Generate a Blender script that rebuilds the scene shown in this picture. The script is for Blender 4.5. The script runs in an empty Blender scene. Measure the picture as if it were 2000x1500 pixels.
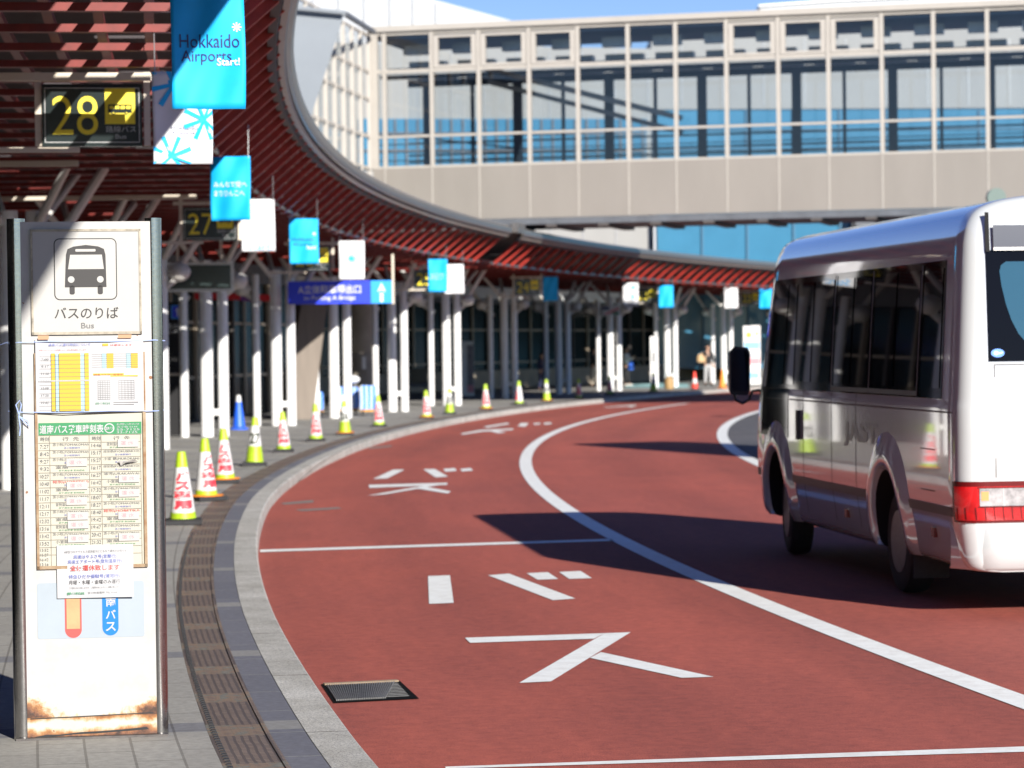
import bpy, bmesh, math, random
from math import sin, cos, pi, radians, sqrt, atan2
from mathutils import Vector, Matrix

random.seed(7)
scene = bpy.context.scene
COL = scene.collection

# ------------------------------------------------------------------ camera, light, exposure
F, CAMZ, PITCH, ROLL = 5500.0, 1.82, 74 / 5500.0, 0.0125
fw = Vector((0, cos(PITCH), -sin(PITCH)))
ri = Vector((cos(ROLL), 0, -sin(ROLL)))
ri = (ri - fw * ri.dot(fw)).normalized()
up = ri.cross(fw)
cam_data = bpy.data.cameras.new('Camera')
cam = bpy.data.objects.new('Camera', cam_data)
COL.objects.link(cam)
cam.matrix_world = Matrix(((ri.x, up.x, -fw.x, 0), (ri.y, up.y, -fw.y, 0), (ri.z, up.z, -fw.z, CAMZ), (0, 0, 0, 1)))
cam_data.sensor_width = 36
cam_data.lens = F / 2000 * 36
cam_data.clip_start = 0.5
cam_data.clip_end = 3000
cam_data.dof.use_dof = True
cam_data.dof.focus_distance = 12.4
cam_data.dof.aperture_fstop = 4.8
scene.camera = cam

SUN_AZ = Vector((0.44, -0.90, 0)).normalized()
SUN_EL = radians(22.5)
world = bpy.data.worlds.new('World')
scene.world = world
world.use_nodes = True
wn = world.node_tree
wn.nodes.clear()
wo = wn.nodes.new('ShaderNodeOutputWorld')
bg = wn.nodes.new('ShaderNodeBackground')
sk = wn.nodes.new('ShaderNodeTexSky')
sk.sky_type = 'NISHITA'
sk.sun_disc = False
sk.sun_elevation = SUN_EL
sk.sun_rotation = atan2(SUN_AZ.x, SUN_AZ.y)
sk.air_density = 0.8
sk.dust_density = 0.0
sk.ozone_density = 3.0
bg.inputs['Strength'].default_value = 0.072
hs = wn.nodes.new('ShaderNodeHueSaturation')
hs.inputs['Hue'].default_value = .52
hs.inputs['Saturation'].default_value = 1.15
wn.links.new(sk.outputs[0], hs.inputs['Color'])
wn.links.new(hs.outputs[0], bg.inputs[0])
wn.links.new(bg.outputs[0], wo.inputs[0])

sun_data = bpy.data.lights.new('Sun', 'SUN')
sun_data.energy = 5.0
sun_data.angle = radians(0.5)
sun_data.color = (1.0, 0.95, 0.88)
sun = bpy.data.objects.new('Sun', sun_data)
COL.objects.link(sun)
sd = Vector((SUN_AZ.x * cos(SUN_EL), SUN_AZ.y * cos(SUN_EL), sin(SUN_EL)))
sun.rotation_euler = sd.to_track_quat('Z', 'Y').to_euler()
sun.location = sd * 60

scene.view_settings.view_transform = 'Standard'
scene.view_settings.look = 'None'
scene.view_settings.exposure = 0.78
scene.view_settings.gamma = 1.0
scene.render.engine = 'CYCLES'
scene.cycles.use_denoising = True
scene.cycles.max_bounces = 6
scene.cycles.caustics_reflective = False
scene.cycles.caustics_refractive = False

# ------------------------------------------------------------------ helpers
def ray(px, py):
    d = fw * F + ri * (px - 1000) + up * (750 - py)
    return d / d.y

def P(px, py, d):
    v = ray(px, py) * d
    return Vector((v.x, v.y, v.z + CAMZ))

def G(px, py, z=0.0):
    r = ray(px, py)
    d = (z - CAMZ) / r.z
    return Vector((r.x * d, d, z))

CX, CY, RK = 181.4, 43.2, 184.4
OSHIFT = [None]
def A(s, o, z=0.0):
    if OSHIFT[0]: o += OSHIFT[0](s)
    ph = s / RK
    R = RK + o
    return Vector((CX - R * cos(ph), CY + R * sin(ph), z))

def SO(p):
    return (atan2(p.y - CY, CX - p.x) * RK, math.hypot(p.x - CX, p.y - CY) - RK)

def frame_at(s):
    """outward (to the pavement) and along-kerb unit vectors"""
    ph = s / RK
    return Vector((-cos(ph), sin(ph), 0)), Vector((sin(ph), cos(ph), 0))

def okerb(s):
    pts = [(-60, .34), (-31, .30), (-25, .25), (-20, .19), (-15, .14), (-11, .11), (-8, .06), (-3, -.04), (3, -.13), (10, -.18), (30, -.22), (200, -.22)]
    for (a, b), (c, d) in zip(pts, pts[1:]):
        if s <= c:
            return b + (d - b) * (s - a) / (c - a)
    return pts[-1][1]

def setprops(o, label=None, cat=None, group=None, kind=None):
    if label: o['label'] = label
    if cat: o['category'] = cat
    if group: o['group'] = group
    if kind: o['kind'] = kind
    return o

def empty(name, loc, rz=0.0, label=None, cat=None, group=None):
    o = bpy.data.objects.new(name, None)
    o.empty_display_size = 0.2
    COL.objects.link(o)
    o.location = loc
    o.rotation_euler = (0, 0, rz)
    return setprops(o, label, cat, group)

def copy_tree(o, parent=None):
    c = o.copy()
    COL.objects.link(c)
    if parent: c.parent = parent
    for ch in o.children:
        copy_tree(ch, c)
    return c

MATS = {}
def mat(name, col, rough=.5, metal=0.0, var=None, bump=None, coat=0.0, spec=.5, coords='Object', var_col=None, aniso=None):
    """procedural principled material; var=(scale, amount) mottles the colour, bump=(scale, strength)"""
    if name in MATS: return MATS[name]
    m = bpy.data.materials.new(name)
    m.use_nodes = True
    nt = m.node_tree
    b = nt.nodes['Principled BSDF']
    b.inputs['Base Color'].default_value = (*col, 1)
    b.inputs['Roughness'].default_value = rough
    b.inputs['Metallic'].default_value = metal
    b.inputs['Specular IOR Level'].default_value = spec
    if coat:
        b.inputs['Coat Weight'].default_value = coat
        b.inputs['Coat Roughness'].default_value = 0.03
    tc = nt.nodes.new('ShaderNodeTexCoord')
    if var:
        n = nt.nodes.new('ShaderNodeTexNoise')
        n.inputs['Scale'].default_value = var[0]
        n.inputs['Detail'].default_value = 6
        n.inputs['Roughness'].default_value = .65
        mp = nt.nodes.new('ShaderNodeMapping')
        if aniso: mp.inputs['Scale'].default_value = aniso
        nt.links.new(tc.outputs[coords], mp.inputs[0])
        nt.links.new(mp.outputs[0], n.inputs['Vector'])
        r = nt.nodes.new('ShaderNodeValToRGB')
        a = var[1]
        c2 = var_col or tuple(c * (1 - a) for c in col)
        c3 = tuple(min(1, c * (1 + a)) for c in col)
        r.color_ramp.elements[0].position = .3
        r.color_ramp.elements[1].position = .7
        r.color_ramp.elements[0].color = (*c2, 1)
        r.color_ramp.elements[1].color = (*c3, 1)
        nt.links.new(n.outputs['Fac'], r.inputs[0])
        nt.links.new(r.outputs[0], b.inputs['Base Color'])
    if bump:
        n2 = nt.nodes.new('ShaderNodeTexNoise')
        n2.inputs['Scale'].default_value = bump[0]
        n2.inputs['Detail'].default_value = 4
        bp = nt.nodes.new('ShaderNodeBump')
        bp.inputs['Strength'].default_value = bump[1]
        bp.inputs['Distance'].default_value = .01
        nt.links.new(tc.outputs[coords], n2.inputs['Vector'])
        nt.links.new(n2.outputs['Fac'], bp.inputs['Height'])
        nt.links.new(bp.outputs[0], b.inputs['Normal'])
    MATS[name] = m
    return m

def S(r, g, b):
    """sRGB 0-255 to linear"""
    f = lambda c: (c / 255 / 12.92) if c / 255 <= .04045 else ((c / 255 + .055) / 1.055) ** 2.4
    return (f(r), f(g), f(b))

_tc = {}
def text_geo(s, bold=0.0):
    k = (s, bold)
    if k in _tc: return _tc[k]
    cu = bpy.data.curves.new('t', 'FONT')
    cu.body = s
    cu.resolution_u = 5 if len(s) < 4 else 3
    cu.offset = bold
    ob = bpy.data.objects.new('t', cu)
    COL.objects.link(ob)
    dg = bpy.context.evaluated_depsgraph_get()
    dg.update()
    me = bpy.data.meshes.new_from_object(ob.evaluated_get(dg))
    V = [(v.co.x, v.co.y) for v in me.vertices]
    Fc = [tuple(p.vertices) for p in me.polygons]
    bpy.data.objects.remove(ob)
    bpy.data.curves.remove(cu)
    bpy.data.meshes.remove(me)
    x0 = min(v[0] for v in V); x1 = max(v[0] for v in V)
    y0 = min(v[1] for v in V); y1 = max(v[1] for v in V)
    V = [((x - x0) / max(x1 - x0, 1e-6), (y - y0) / max(y1 - y0, 1e-6)) for x, y in V]
    _tc[k] = (V, Fc, (x1 - x0) / max(y1 - y0, 1e-6))
    return _tc[k]

def unparent_space(o, parent):
    """geometry given in world coordinates stays put under its parent"""
    o.matrix_parent_inverse = Matrix.LocRotScale(parent.location, parent.rotation_euler, None).inverted()

class MB:
    """collects shapes; build() links them as ONE mesh object"""
    def __init__(self):
        self.v, self.f, self.m, self.mats, self.uv = [], [], [], [], {}
    def mi(self, m):
        if m not in self.mats: self.mats.append(m)
        return self.mats.index(m)
    def add(self, vs, fs, m):
        b = len(self.v)
        self.v += [tuple(p) for p in vs]
        i = self.mi(m)
        for f in fs:
            self.f.append(tuple(b + k for k in f)); self.m.append(i)
    def box(self, c, size, m, rot=None):
        hx, hy, hz = size[0] / 2, size[1] / 2, size[2] / 2
        vs = [Vector((x, y, z)) for x in (-hx, hx) for y in (-hy, hy) for z in (-hz, hz)]
        if rot is not None: vs = [rot @ v for v in vs]
        c = Vector(c)
        self.add([v + c for v in vs], [(0, 1, 3, 2), (4, 6, 7, 5), (0, 4, 5, 1), (2, 3, 7, 6), (0, 2, 6, 4), (1, 5, 7, 3)], m)
    def bar(self, p, q, w, h, m):
        """box bar from p to q; w sideways, h vertical-ish"""
        p, q = Vector(p), Vector(q)
        d = (q - p); L = d.length; d.normalize()
        u = Vector((0, 0, 1)) if abs(d.z) < .95 else Vector((1, 0, 0))
        sx = d.cross(u).normalized(); uz = sx.cross(d)
        vs = []
        for t in (p, q):
            for a, b in ((-1, -1), (1, -1), (1, 1), (-1, 1)):
                vs.append(t + sx * a * w / 2 + uz * b * h / 2)
        self.add(vs, [(3, 2, 1, 0), (4, 5, 6, 7), (0, 1, 5, 4), (1, 2, 6, 5), (2, 3, 7, 6), (3, 0, 4, 7)], m)
    def tube(self, pts, r, m, n=10, cap=True):
        pts = [Vector(p) for p in pts]
        rs = r if isinstance(r, (list, tuple)) else [r] * len(pts)
        vs = []
        ref = None
        for i, p in enumerate(pts):
            d = (pts[min(i + 1, len(pts) - 1)] - pts[max(i - 1, 0)]).normalized()
            if ref is None:
                ref = Vector((0, 0, 1)) if abs(d.z) < .9 else Vector((1, 0, 0))
            a = d.cross(ref).normalized(); b = a.cross(d)
            ref = b
            for k in range(n):
                t = 2 * pi * k / n
                vs.append(p + (a * cos(t) + b * sin(t)) * rs[i])
        fs = []
        for i in range(len(pts) - 1):
            for k in range(n):
                fs.append((i * n + k, i * n + (k + 1) % n, (i + 1) * n + (k + 1) % n, (i + 1) * n + k))
        if cap:
            fs.append(tuple(range(n - 1, -1, -1)))
            fs.append(tuple((len(pts) - 1) * n + k for k in range(n)))
        self.add(vs, fs, m)
    def lathe(self, prof, m, n=24, c=(0, 0, 0), mats=None):
        vs = []
        for r, z in prof:
            for k in range(n):
                t = 2 * pi * k / n
                vs.append((c[0] + r * cos(t), c[1] + r * sin(t), c[2] + z))
        b = len(self.v)
        self.v += vs
        for i in range(len(prof) - 1):
            mm = self.mi(mats[i] if mats else m)
            for k in range(n):
                self.f.append((b + i * n + k, b + i * n + (k + 1) % n, b + (i + 1) * n + (k + 1) % n, b + (i + 1) * n + k)); self.m.append(mm)
        for i, rev in ((0, True), (len(prof) - 1, False)):
            if prof[i][0] > 1e-4:
                ids = [b + i * n + k for k in range(n)]
                self.f.append(tuple(reversed(ids)) if rev else tuple(ids)); self.m.append(self.mi(mats[min(i, len(mats) - 1)] if mats else m))
    def ellipsoid(self, c, r, m, n=16, k=10):
        prof = [(max(1e-5, sin(pi * i / k)), -cos(pi * i / k)) for i in range(k + 1)]
        vs, fs = [], []
        for a, z in prof:
            for j in range(n):
                t = 2 * pi * j / n
                vs.append((c[0] + r[0] * a * cos(t), c[1] + r[1] * a * sin(t), c[2] + r[2] * z))
        for i in range(k):
            for j in range(n):
                fs.append((i * n + j, i * n + (j + 1) % n, (i + 1) * n + (j + 1) % n, (i + 1) * n + j))
        self.add(vs, fs, m)
    # flat prints in local x/z, facing -y; layer lifts towards the viewer
    def rect(self, x0, z0, x1, z1, m, layer=1, seg=1):
        y = -layer * .0015
        n = seg
        vs, fs = [], []
        for i in range(n + 1):
            for j in range(n + 1):
                vs.append((x0 + (x1 - x0) * i / n, y, z0 + (z1 - z0) * j / n))
        for i in range(n):
            for j in range(n):
                a = i * (n + 1) + j
                fs.append((a, a + n + 1, a + n + 2, a + 1))
        self.add(vs, fs, m)
    def poly(self, pts, m, layer=1):
        y = -layer * .0015
        self.add([(x, y, z) for x, z in pts], [tuple(range(len(pts)))], m)
    def disc(self, x, z, r, m, layer=1, n=24, rz=None):
        self.poly([(x + r * cos(2 * pi * k / n), z + (rz or r) * sin(2 * pi * k / n)) for k in range(n)], m, layer)
    def rrect(self, x0, z0, x1, z1, r, m, layer=1):
        pts = []
        for cx, cz, a0 in ((x1 - r, z1 - r, 0), (x0 + r, z1 - r, 90), (x0 + r, z0 + r, 180), (x1 - r, z0 + r, 270)):
            for k in range(7):
                t = radians(a0 + 15 * k)
                pts.append((cx + r * cos(t), cz + r * sin(t)))
        self.poly(pts, m, layer)
    def text(self, s, x0, z0, x1, z1, m, layer=2, bold=0.0, fit=False):
        V, Fc, asp = text_geo(s, bold)
        if fit:   # keep the aspect, centre in the box
            w, h = x1 - x0, z1 - z0
            if w / h > asp:
                cx = (x0 + x1) / 2; x0, x1 = cx - h * asp / 2, cx + h * asp / 2
            else:
                cz = (z0 + z1) / 2; z0, z1 = cz - w / asp / 2, cz + w / asp / 2
        y = -layer * .0015
        self.add([(x0 + (x1 - x0) * a, y, z0 + (z1 - z0) * b) for a, b in V], Fc, m)
    def build(self, name, parent=None, smooth=False, deform=None, sharp=35, solid=0, w=False, slices=None):
        me = bpy.data.meshes.new(name)
        vs = [tuple(deform(Vector(p))) for p in self.v] if deform and not slices else self.v
        me.from_pydata(vs, [], self.f)
        for m in self.mats: me.materials.append(m)
        for p, i in zip(me.polygons, self.m): p.material_index = i
        if slices:   # cut flat prints into narrow strips so that they can bend round a surface
            bm = bmesh.new(); bm.from_mesh(me)
            for x in slices:
                bmesh.ops.bisect_plane(bm, geom=bm.verts[:] + bm.edges[:] + bm.faces[:], plane_co=(x, 0, 0), plane_no=(1, 0, 0))
            if deform:
                for v in bm.verts: v.co = deform(v.co.copy())
            bm.to_mesh(me); bm.free()
        if smooth:
            for p in me.polygons: p.use_smooth = True
            me.set_sharp_from_angle(angle=radians(sharp))
        me.update()
        o = bpy.data.objects.new(name, me)
        COL.objects.link(o)
        if parent:
            o.parent = parent
            if w: unparent_space(o, parent)
        if solid:
            md = o.modifiers.new('solid', 'SOLIDIFY'); md.thickness = solid
        return o

def strip(name, s0, s1, ds, cross, m, parent=None, smooth=False, closed=False, kind=None, uvscale=1.0):
    """sweep a cross-section [(o,z),...] (or a function of s) along the kerb arc, with (s,o) metre UVs"""
    n = max(1, round((s1 - s0) / ds))
    me = bpy.data.meshes.new(name)
    vs, fs, uvs = [], [], []
    k = None
    for i in range(n + 1):
        s = s0 + (s1 - s0) * i / n
        c = cross(s) if callable(cross) else cross
        k = len(c)
        for o, z in c:
            vs.append(tuple(A(s, o, z))); uvs.append((s * uvscale, (o + z) * uvscale))
    kk = k if closed else k - 1
    for i in range(n):
        for j in range(kk):
            j2 = (j + 1) % k
            fs.append((i * k + j, i * k + j2, (i + 1) * k + j2, (i + 1) * k + j))
    if closed:
        fs.append(tuple(range(k))); fs.append(tuple(n * k + j for j in range(k - 1, -1, -1)))
    me.from_pydata(vs, [], fs)
    ul = me.uv_layers.new(name='UVMap')
    for l in me.loops: ul.data[l.index].uv = uvs[l.vertex_index]
    me.materials.append(m)
    if smooth:
        for p in me.polygons: p.use_smooth = True
        me.set_sharp_from_angle(angle=radians(35))
    bm = bmesh.new(); bm.from_mesh(me); bmesh.ops.recalc_face_normals(bm, faces=bm.faces); bm.to_mesh(me); bm.free()
    o = bpy.data.objects.new(name, me)
    COL.objects.link(o)
    if parent:
        o.parent = parent
        unparent_space(o, parent)
    if kind: o['kind'] = kind
    return o
# ------------------------------------------------------------------ shared materials
M_white = mat('white_paint_metal', (.78, .78, .77), .35, var=(3, .05))
M_black = mat('black_plastic', (.012, .012, .013), .45)
M_rubber = mat('rubber', (.022, .022, .024), .75, var=(30, .3))
M_steel = mat('steel_grey', (.42, .42, .42), .35, .6, var=(6, .1))
M_beige = mat('beige_frame', S(205, 195, 178), .5, var=(5, .06))
M_redlit = mat('red_paint_sunlit', (.34, .026, .016), .5, var=(8, .25))  # canopy red brightened for the louvres, sunlight put into the colour
M_red = mat('red_paint_shaded', (.17, .016, .011), .5, var=(8, .25))  # same red darkened for rafters and purlins, shade put into the colour
M_cyan = mat('cyan_cloth', (.0, .42, .88), .65, var=(6, .06))
M_whitecloth = mat('white_cloth', (.72, .73, .75), .7, var=(6, .03))
M_navy = mat('navy_print', (.01, .02, .12), .5)
M_glassdark = mat('dark_glass', (.010, .016, .017), .18, spec=.04)
M_yellow = mat('sign_yellow', (.90, .74, .03), .4)
M_signdark = mat('sign_dark', (.012, .02, .02), .22)

def ground_mat(name, build):
    m = bpy.data.materials.new(name); m.use_nodes = True
    build(m.node_tree, m.node_tree.nodes['Principled BSDF'])
    return m

def N(nt, t, **kw):
    n = nt.nodes.new(t)
    for k, v in kw.items():
        if k in n.inputs: n.inputs[k].default_value = v
        else: setattr(n, k, v)
    return n

def asphalt(col, stain, dark):
    def b(nt, bs):
        tc = N(nt, 'ShaderNodeTexCoord')
        n1 = N(nt, 'ShaderNodeTexNoise', Scale=1.2, Detail=8.0, Roughness=.7)
        n2 = N(nt, 'ShaderNodeTexNoise', Scale=160.0, Detail=3.0, Roughness=.7)
        n3 = N(nt, 'ShaderNodeTexNoise', Scale=.35, Detail=5.0)
        mp = N(nt, 'ShaderNodeMapping'); mp.inputs['Scale'].default_value = (1, .45, 1)
        nt.links.new(tc.outputs['Object'], mp.inputs[0])
        for n in (n1, n3): nt.links.new(mp.outputs[0], n.inputs['Vector'])
        nt.links.new(tc.outputs['Object'], n2.inputs['Vector'])
        r = N(nt, 'ShaderNodeValToRGB')
        e = r.color_ramp.elements
        e[0].position = .28; e[0].color = (*stain, 1)
        e[1].position = .62; e[1].color = (*col, 1)
        nt.links.new(n1.outputs['Fac'], r.inputs[0])
        mx = N(nt, 'ShaderNodeMix', data_type='RGBA', blend_type='MULTIPLY')
        mx.inputs[0].default_value = 1
        r2 = N(nt, 'ShaderNodeValToRGB')
        r2.color_ramp.elements[0].position = .32; r2.color_ramp.elements[0].color = (dark, dark, dark, 1)
        r2.color_ramp.elements[1].position = .6; r2.color_ramp.elements[1].color = (1.22, 1.22, 1.22, 1)
        nt.links.new(n2.outputs['Fac'], r2.inputs[0])
        nt.links.new(r.outputs[0], mx.inputs[6]); nt.links.new(r2.outputs[0], mx.inputs[7])
        mx2 = N(nt, 'ShaderNodeMix', data_type='RGBA', blend_type='MULTIPLY'); mx2.inputs[0].default_value = 1
        r3 = N(nt, 'ShaderNodeValToRGB')
        r3.color_ramp.elements[0].position = .3; r3.color_ramp.elements[0].color = (.88, .89, .92, 1)
        r3.color_ramp.elements[1].position = .7; r3.color_ramp.elements[1].color = (1.08, 1.03, 1.0, 1)
        nt.links.new(n3.outputs['Fac'], r3.inputs[0])
        nt.links.new(mx.outputs[2], mx2.inputs[6]); nt.links.new(r3.outputs[0], mx2.inputs[7])
        # oil-darkened wheel paths along the lanes, and sparse dark spots
        sx = N(nt, 'ShaderNodeSeparateXYZ'); nt.links.new(tc.outputs['UV'], sx.inputs[0])
        sn = N(nt, 'ShaderNodeMath', operation='MULTIPLY'); sn.inputs[1].default_value = 3.7; nt.links.new(sx.outputs[1], sn.inputs[0])
        si = N(nt, 'ShaderNodeMath', operation='SINE'); nt.links.new(sn.outputs[0], si.inputs[0])
        n4 = N(nt, 'ShaderNodeTexNoise', Scale=1.0, Detail=6.0, Roughness=.75)
        mq = N(nt, 'ShaderNodeMapping'); mq.inputs['Scale'].default_value = (.18, 2.2, 1)
        nt.links.new(tc.outputs['UV'], mq.inputs[0]); nt.links.new(mq.outputs[0], n4.inputs['Vector'])
        ml = N(nt, 'ShaderNodeMath', operation='MULTIPLY_ADD'); ml.inputs[1].default_value = .12; nt.links.new(si.outputs[0], ml.inputs[0]); nt.links.new(n4.outputs['Fac'], ml.inputs[2])
        r5 = N(nt, 'ShaderNodeValToRGB')
        r5.color_ramp.elements[0].position = .34; r5.color_ramp.elements[0].color = (1.05, 1.05, 1.05, 1)
        r5.color_ramp.elements[1].position = .72; r5.color_ramp.elements[1].color = (.84, .85, .87, 1)
        nt.links.new(ml.outputs[0], r5.inputs[0])
        n6 = N(nt, 'ShaderNodeTexNoise', Scale=3.3, Detail=3.0, Roughness=.6); nt.links.new(tc.outputs['Object'], n6.inputs['Vector'])
        r6 = N(nt, 'ShaderNodeValToRGB')
        r6.color_ramp.elements[0].position = .70; r6.color_ramp.elements[0].color = (1, 1, 1, 1)
        r6.color_ramp.elements[1].position = .78; r6.color_ramp.elements[1].color = (.72, .72, .74, 1)
        nt.links.new(n6.outputs['Fac'], r6.inputs[0])
        m5 = N(nt, 'ShaderNodeMix', data_type='RGBA', blend_type='MULTIPLY'); m5.inputs[0].default_value = 1
        m6 = N(nt, 'ShaderNodeMix', data_type='RGBA', blend_type='MULTIPLY'); m6.inputs[0].default_value = 1
        nt.links.new(mx2.outputs[2], m5.inputs[6]); nt.links.new(r5.outputs[0], m5.inputs[7])
        nt.links.new(m5.outputs[2], m6.inputs[6]); nt.links.new(r6.outputs[0], m6.inputs[7])
        n7 = N(nt, 'ShaderNodeTexNoise', Scale=11.0, Detail=9.0, Roughness=.82); nt.links.new(tc.outputs['Object'], n7.inputs['Vector'])
        r7 = N(nt, 'ShaderNodeValToRGB')
        r7.color_ramp.elements[0].position = .34; r7.color_ramp.elements[0].color = (.70, .71, .74, 1)
        r7.color_ramp.elements[1].position = .62; r7.color_ramp.elements[1].color = (1.12, 1.12, 1.1, 1)
        nt.links.new(n7.outputs['Fac'], r7.inputs[0])
        m7 = N(nt, 'ShaderNodeMix', data_type='RGBA', blend_type='MULTIPLY'); m7.inputs[0].default_value = 1
        nt.links.new(m6.outputs[2], m7.inputs[6]); nt.links.new(r7.outputs[0], m7.inputs[7])
        nt.links.new(m7.outputs[2], bs.inputs['Base Color'])
        bs.inputs['Roughness'].default_value = .85
        bs.inputs['Specular IOR Level'].default_value = .3
        bp = N(nt, 'ShaderNodeBump', Strength=.5, Distance=.006)
        nt.links.new(n2.outputs['Fac'], bp.inputs['Height']); nt.links.new(bp.outputs[0], bs.inputs['Normal'])
    return b

def pavers(c1, c2, mortar, bw, rh, msize=.006, offset=.5, sq=1.0, rot=0, band=None):
    def b(nt, bs):
        tc = N(nt, 'ShaderNodeTexCoord')
        mp = N(nt, 'ShaderNodeMapping'); mp.inputs['Rotation'].default_value = (0, 0, rot)
        nt.links.new(tc.outputs['UV'], mp.inputs[0])
        br = N(nt, 'ShaderNodeTexBrick', Scale=1.0)
        br.offset = offset; br.squash = sq
        br.inputs['Color1'].default_value = (*c1, 1); br.inputs['Color2'].default_value = (*c2, 1); br.inputs['Mortar'].default_value = (*mortar, 1)
        br.inputs['Mortar Size'].default_value = msize
        br.inputs['Brick Width'].default_value = bw; br.inputs['Row Height'].default_value = rh
        nt.links.new(mp.outputs[0], br.inputs['Vector'])
        n = N(nt, 'ShaderNodeTexNoise', Scale=22.0, Detail=7.0, Roughness=.7)
        nt.links.new(tc.outputs['UV'], n.inputs['Vector'])
        r = N(nt, 'ShaderNodeValToRGB')
        r.color_ramp.elements[0].position = .3; r.color_ramp.elements[0].color = (.72, .72, .72, 1)
        r.color_ramp.elements[1].position = .7; r.color_ramp.elements[1].color = (1.1, 1.1, 1.1, 1)
        nt.links.new(n.outputs['Fac'], r.inputs[0])
        mx = N(nt, 'ShaderNodeMix', data_type='RGBA', blend_type='MULTIPLY'); mx.inputs[0].default_value = 1
        nt.links.new(br.outputs['Color'], mx.inputs[6]); nt.links.new(r.outputs[0], mx.inputs[7])
        out = mx.outputs[2]
        if band:   # a darker row of stones every few metres
            sx = N(nt, 'ShaderNodeSeparateXYZ'); nt.links.new(tc.outputs['UV'], sx.inputs[0])
            ad = N(nt, 'ShaderNodeMath', operation='ADD'); ad.inputs[1].default_value = 500.35
            nt.links.new(sx.outputs[0], ad.inputs[0])
            mo = N(nt, 'ShaderNodeMath', operation='MODULO'); mo.inputs[1].default_value = band[0]
            nt.links.new(ad.outputs[0], mo.inputs[0])
            lt = N(nt, 'ShaderNodeMath', operation='LESS_THAN'); lt.inputs[1].default_value = band[1]
            nt.links.new(mo.outputs[0], lt.inputs[0])
            m3 = N(nt, 'ShaderNodeMix', data_type='RGBA', blend_type='MULTIPLY')
            nt.links.new(lt.outputs[0], m3.inputs[0]); nt.links.new(out, m3.inputs[6]); m3.inputs[7].default_value = (*band[2], 1)
            out = m3.outputs[2]
        nt.links.new(out, bs.inputs['Base Color'])
        bs.inputs['Roughness'].default_value = .8
        bp = N(nt, 'ShaderNodeBump', Strength=.4, Distance=.004); bp.invert = True
        nt.links.new(br.outputs['Fac'], bp.inputs['Height']); nt.links.new(bp.outputs[0], bs.inputs['Normal'])
    return b

M_redroad = ground_mat('red_asphalt', asphalt((.43, .108, .076), (.365, .094, .070), .34))
M_greyroad = ground_mat('grey_asphalt', asphalt((.13, .13, .135), (.09, .09, .095), .6))
M_pave = ground_mat('grey_pavers', pavers((.33, .32, .29), (.295, .285, .26), (.19, .18, .16), .6, .2, .006, .5, band=(3.05, .3, (.62, .64, .74))))
M_tile = ground_mat('dark_kerb_tiles', pavers((.15, .152, .178), (.13, .133, .158), (.24, .24, .23), .75, 9.0, .008, 0, band=(3.05, .3, (1.7, 1.65, 1.35))))

def granite(nt, bs):
    tc = N(nt, 'ShaderNodeTexCoord')
    v = N(nt, 'ShaderNodeTexNoise', Scale=130.0, Detail=3.0, Roughness=.8)
    nt.links.new(tc.outputs['Object'], v.inputs['Vector'])
    r = N(nt, 'ShaderNodeValToRGB')
    r.color_ramp.elements[0].position = .36; r.color_ramp.elements[0].color = (.17, .17, .165, 1)
    r.color_ramp.elements[1].position = .56; r.color_ramp.elements[1].color = (.60, .585, .535, 1)
    nt.links.new(v.outputs['Fac'], r.inputs[0])
    br = N(nt, 'ShaderNodeTexBrick', Scale=1.0)
    br.offset = 0
    br.inputs['Color1'].default_value = (1, 1, 1, 1); br.inputs['Color2'].default_value = (.9, .9, .9, 1); br.inputs['Mortar'].default_value = (.28, .26, .23, 1)
    br.inputs['Mortar Size'].default_value = .009; br.inputs['Brick Width'].default_value = 2.2; br.inputs['Row Height'].default_value = 50
    nt.links.new(tc.outputs['UV'], br.inputs['Vector'])
    n2 = N(nt, 'ShaderNodeTexNoise', Scale=2.2, Detail=6.0, Roughness=.7)
    nt.links.new(tc.outputs['Object'], n2.inputs['Vector'])
    r2 = N(nt, 'ShaderNodeValToRGB')
    r2.color_ramp.elements[0].position = .35; r2.color_ramp.elements[0].color = (.74, .73, .7, 1)
    r2.color_ramp.elements[1].position = .65; r2.color_ramp.elements[1].color = (1.08, 1.08, 1.08, 1)
    nt.links.new(n2.outputs['Fac'], r2.inputs[0])
    mx = N(nt, 'ShaderNodeMix', data_type='RGBA', blend_type='MULTIPLY'); mx.inputs[0].default_value = 1
    nt.links.new(r.outputs[0], mx.inputs[6]); nt.links.new(br.outputs[0], mx.inputs[7])
    mx2 = N(nt, 'ShaderNodeMix', data_type='RGBA', blend_type='MULTIPLY'); mx2.inputs[0].default_value = 1
    nt.links.new(mx.outputs[2], mx2.inputs[6]); nt.links.new(r2.outputs[0], mx2.inputs[7])
    nt.links.new(mx2.outputs[2], bs.inputs['Base Color'])
    bs.inputs['Roughness'].default_value = .75
M_granite = ground_mat('granite_kerb', granite)

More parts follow.
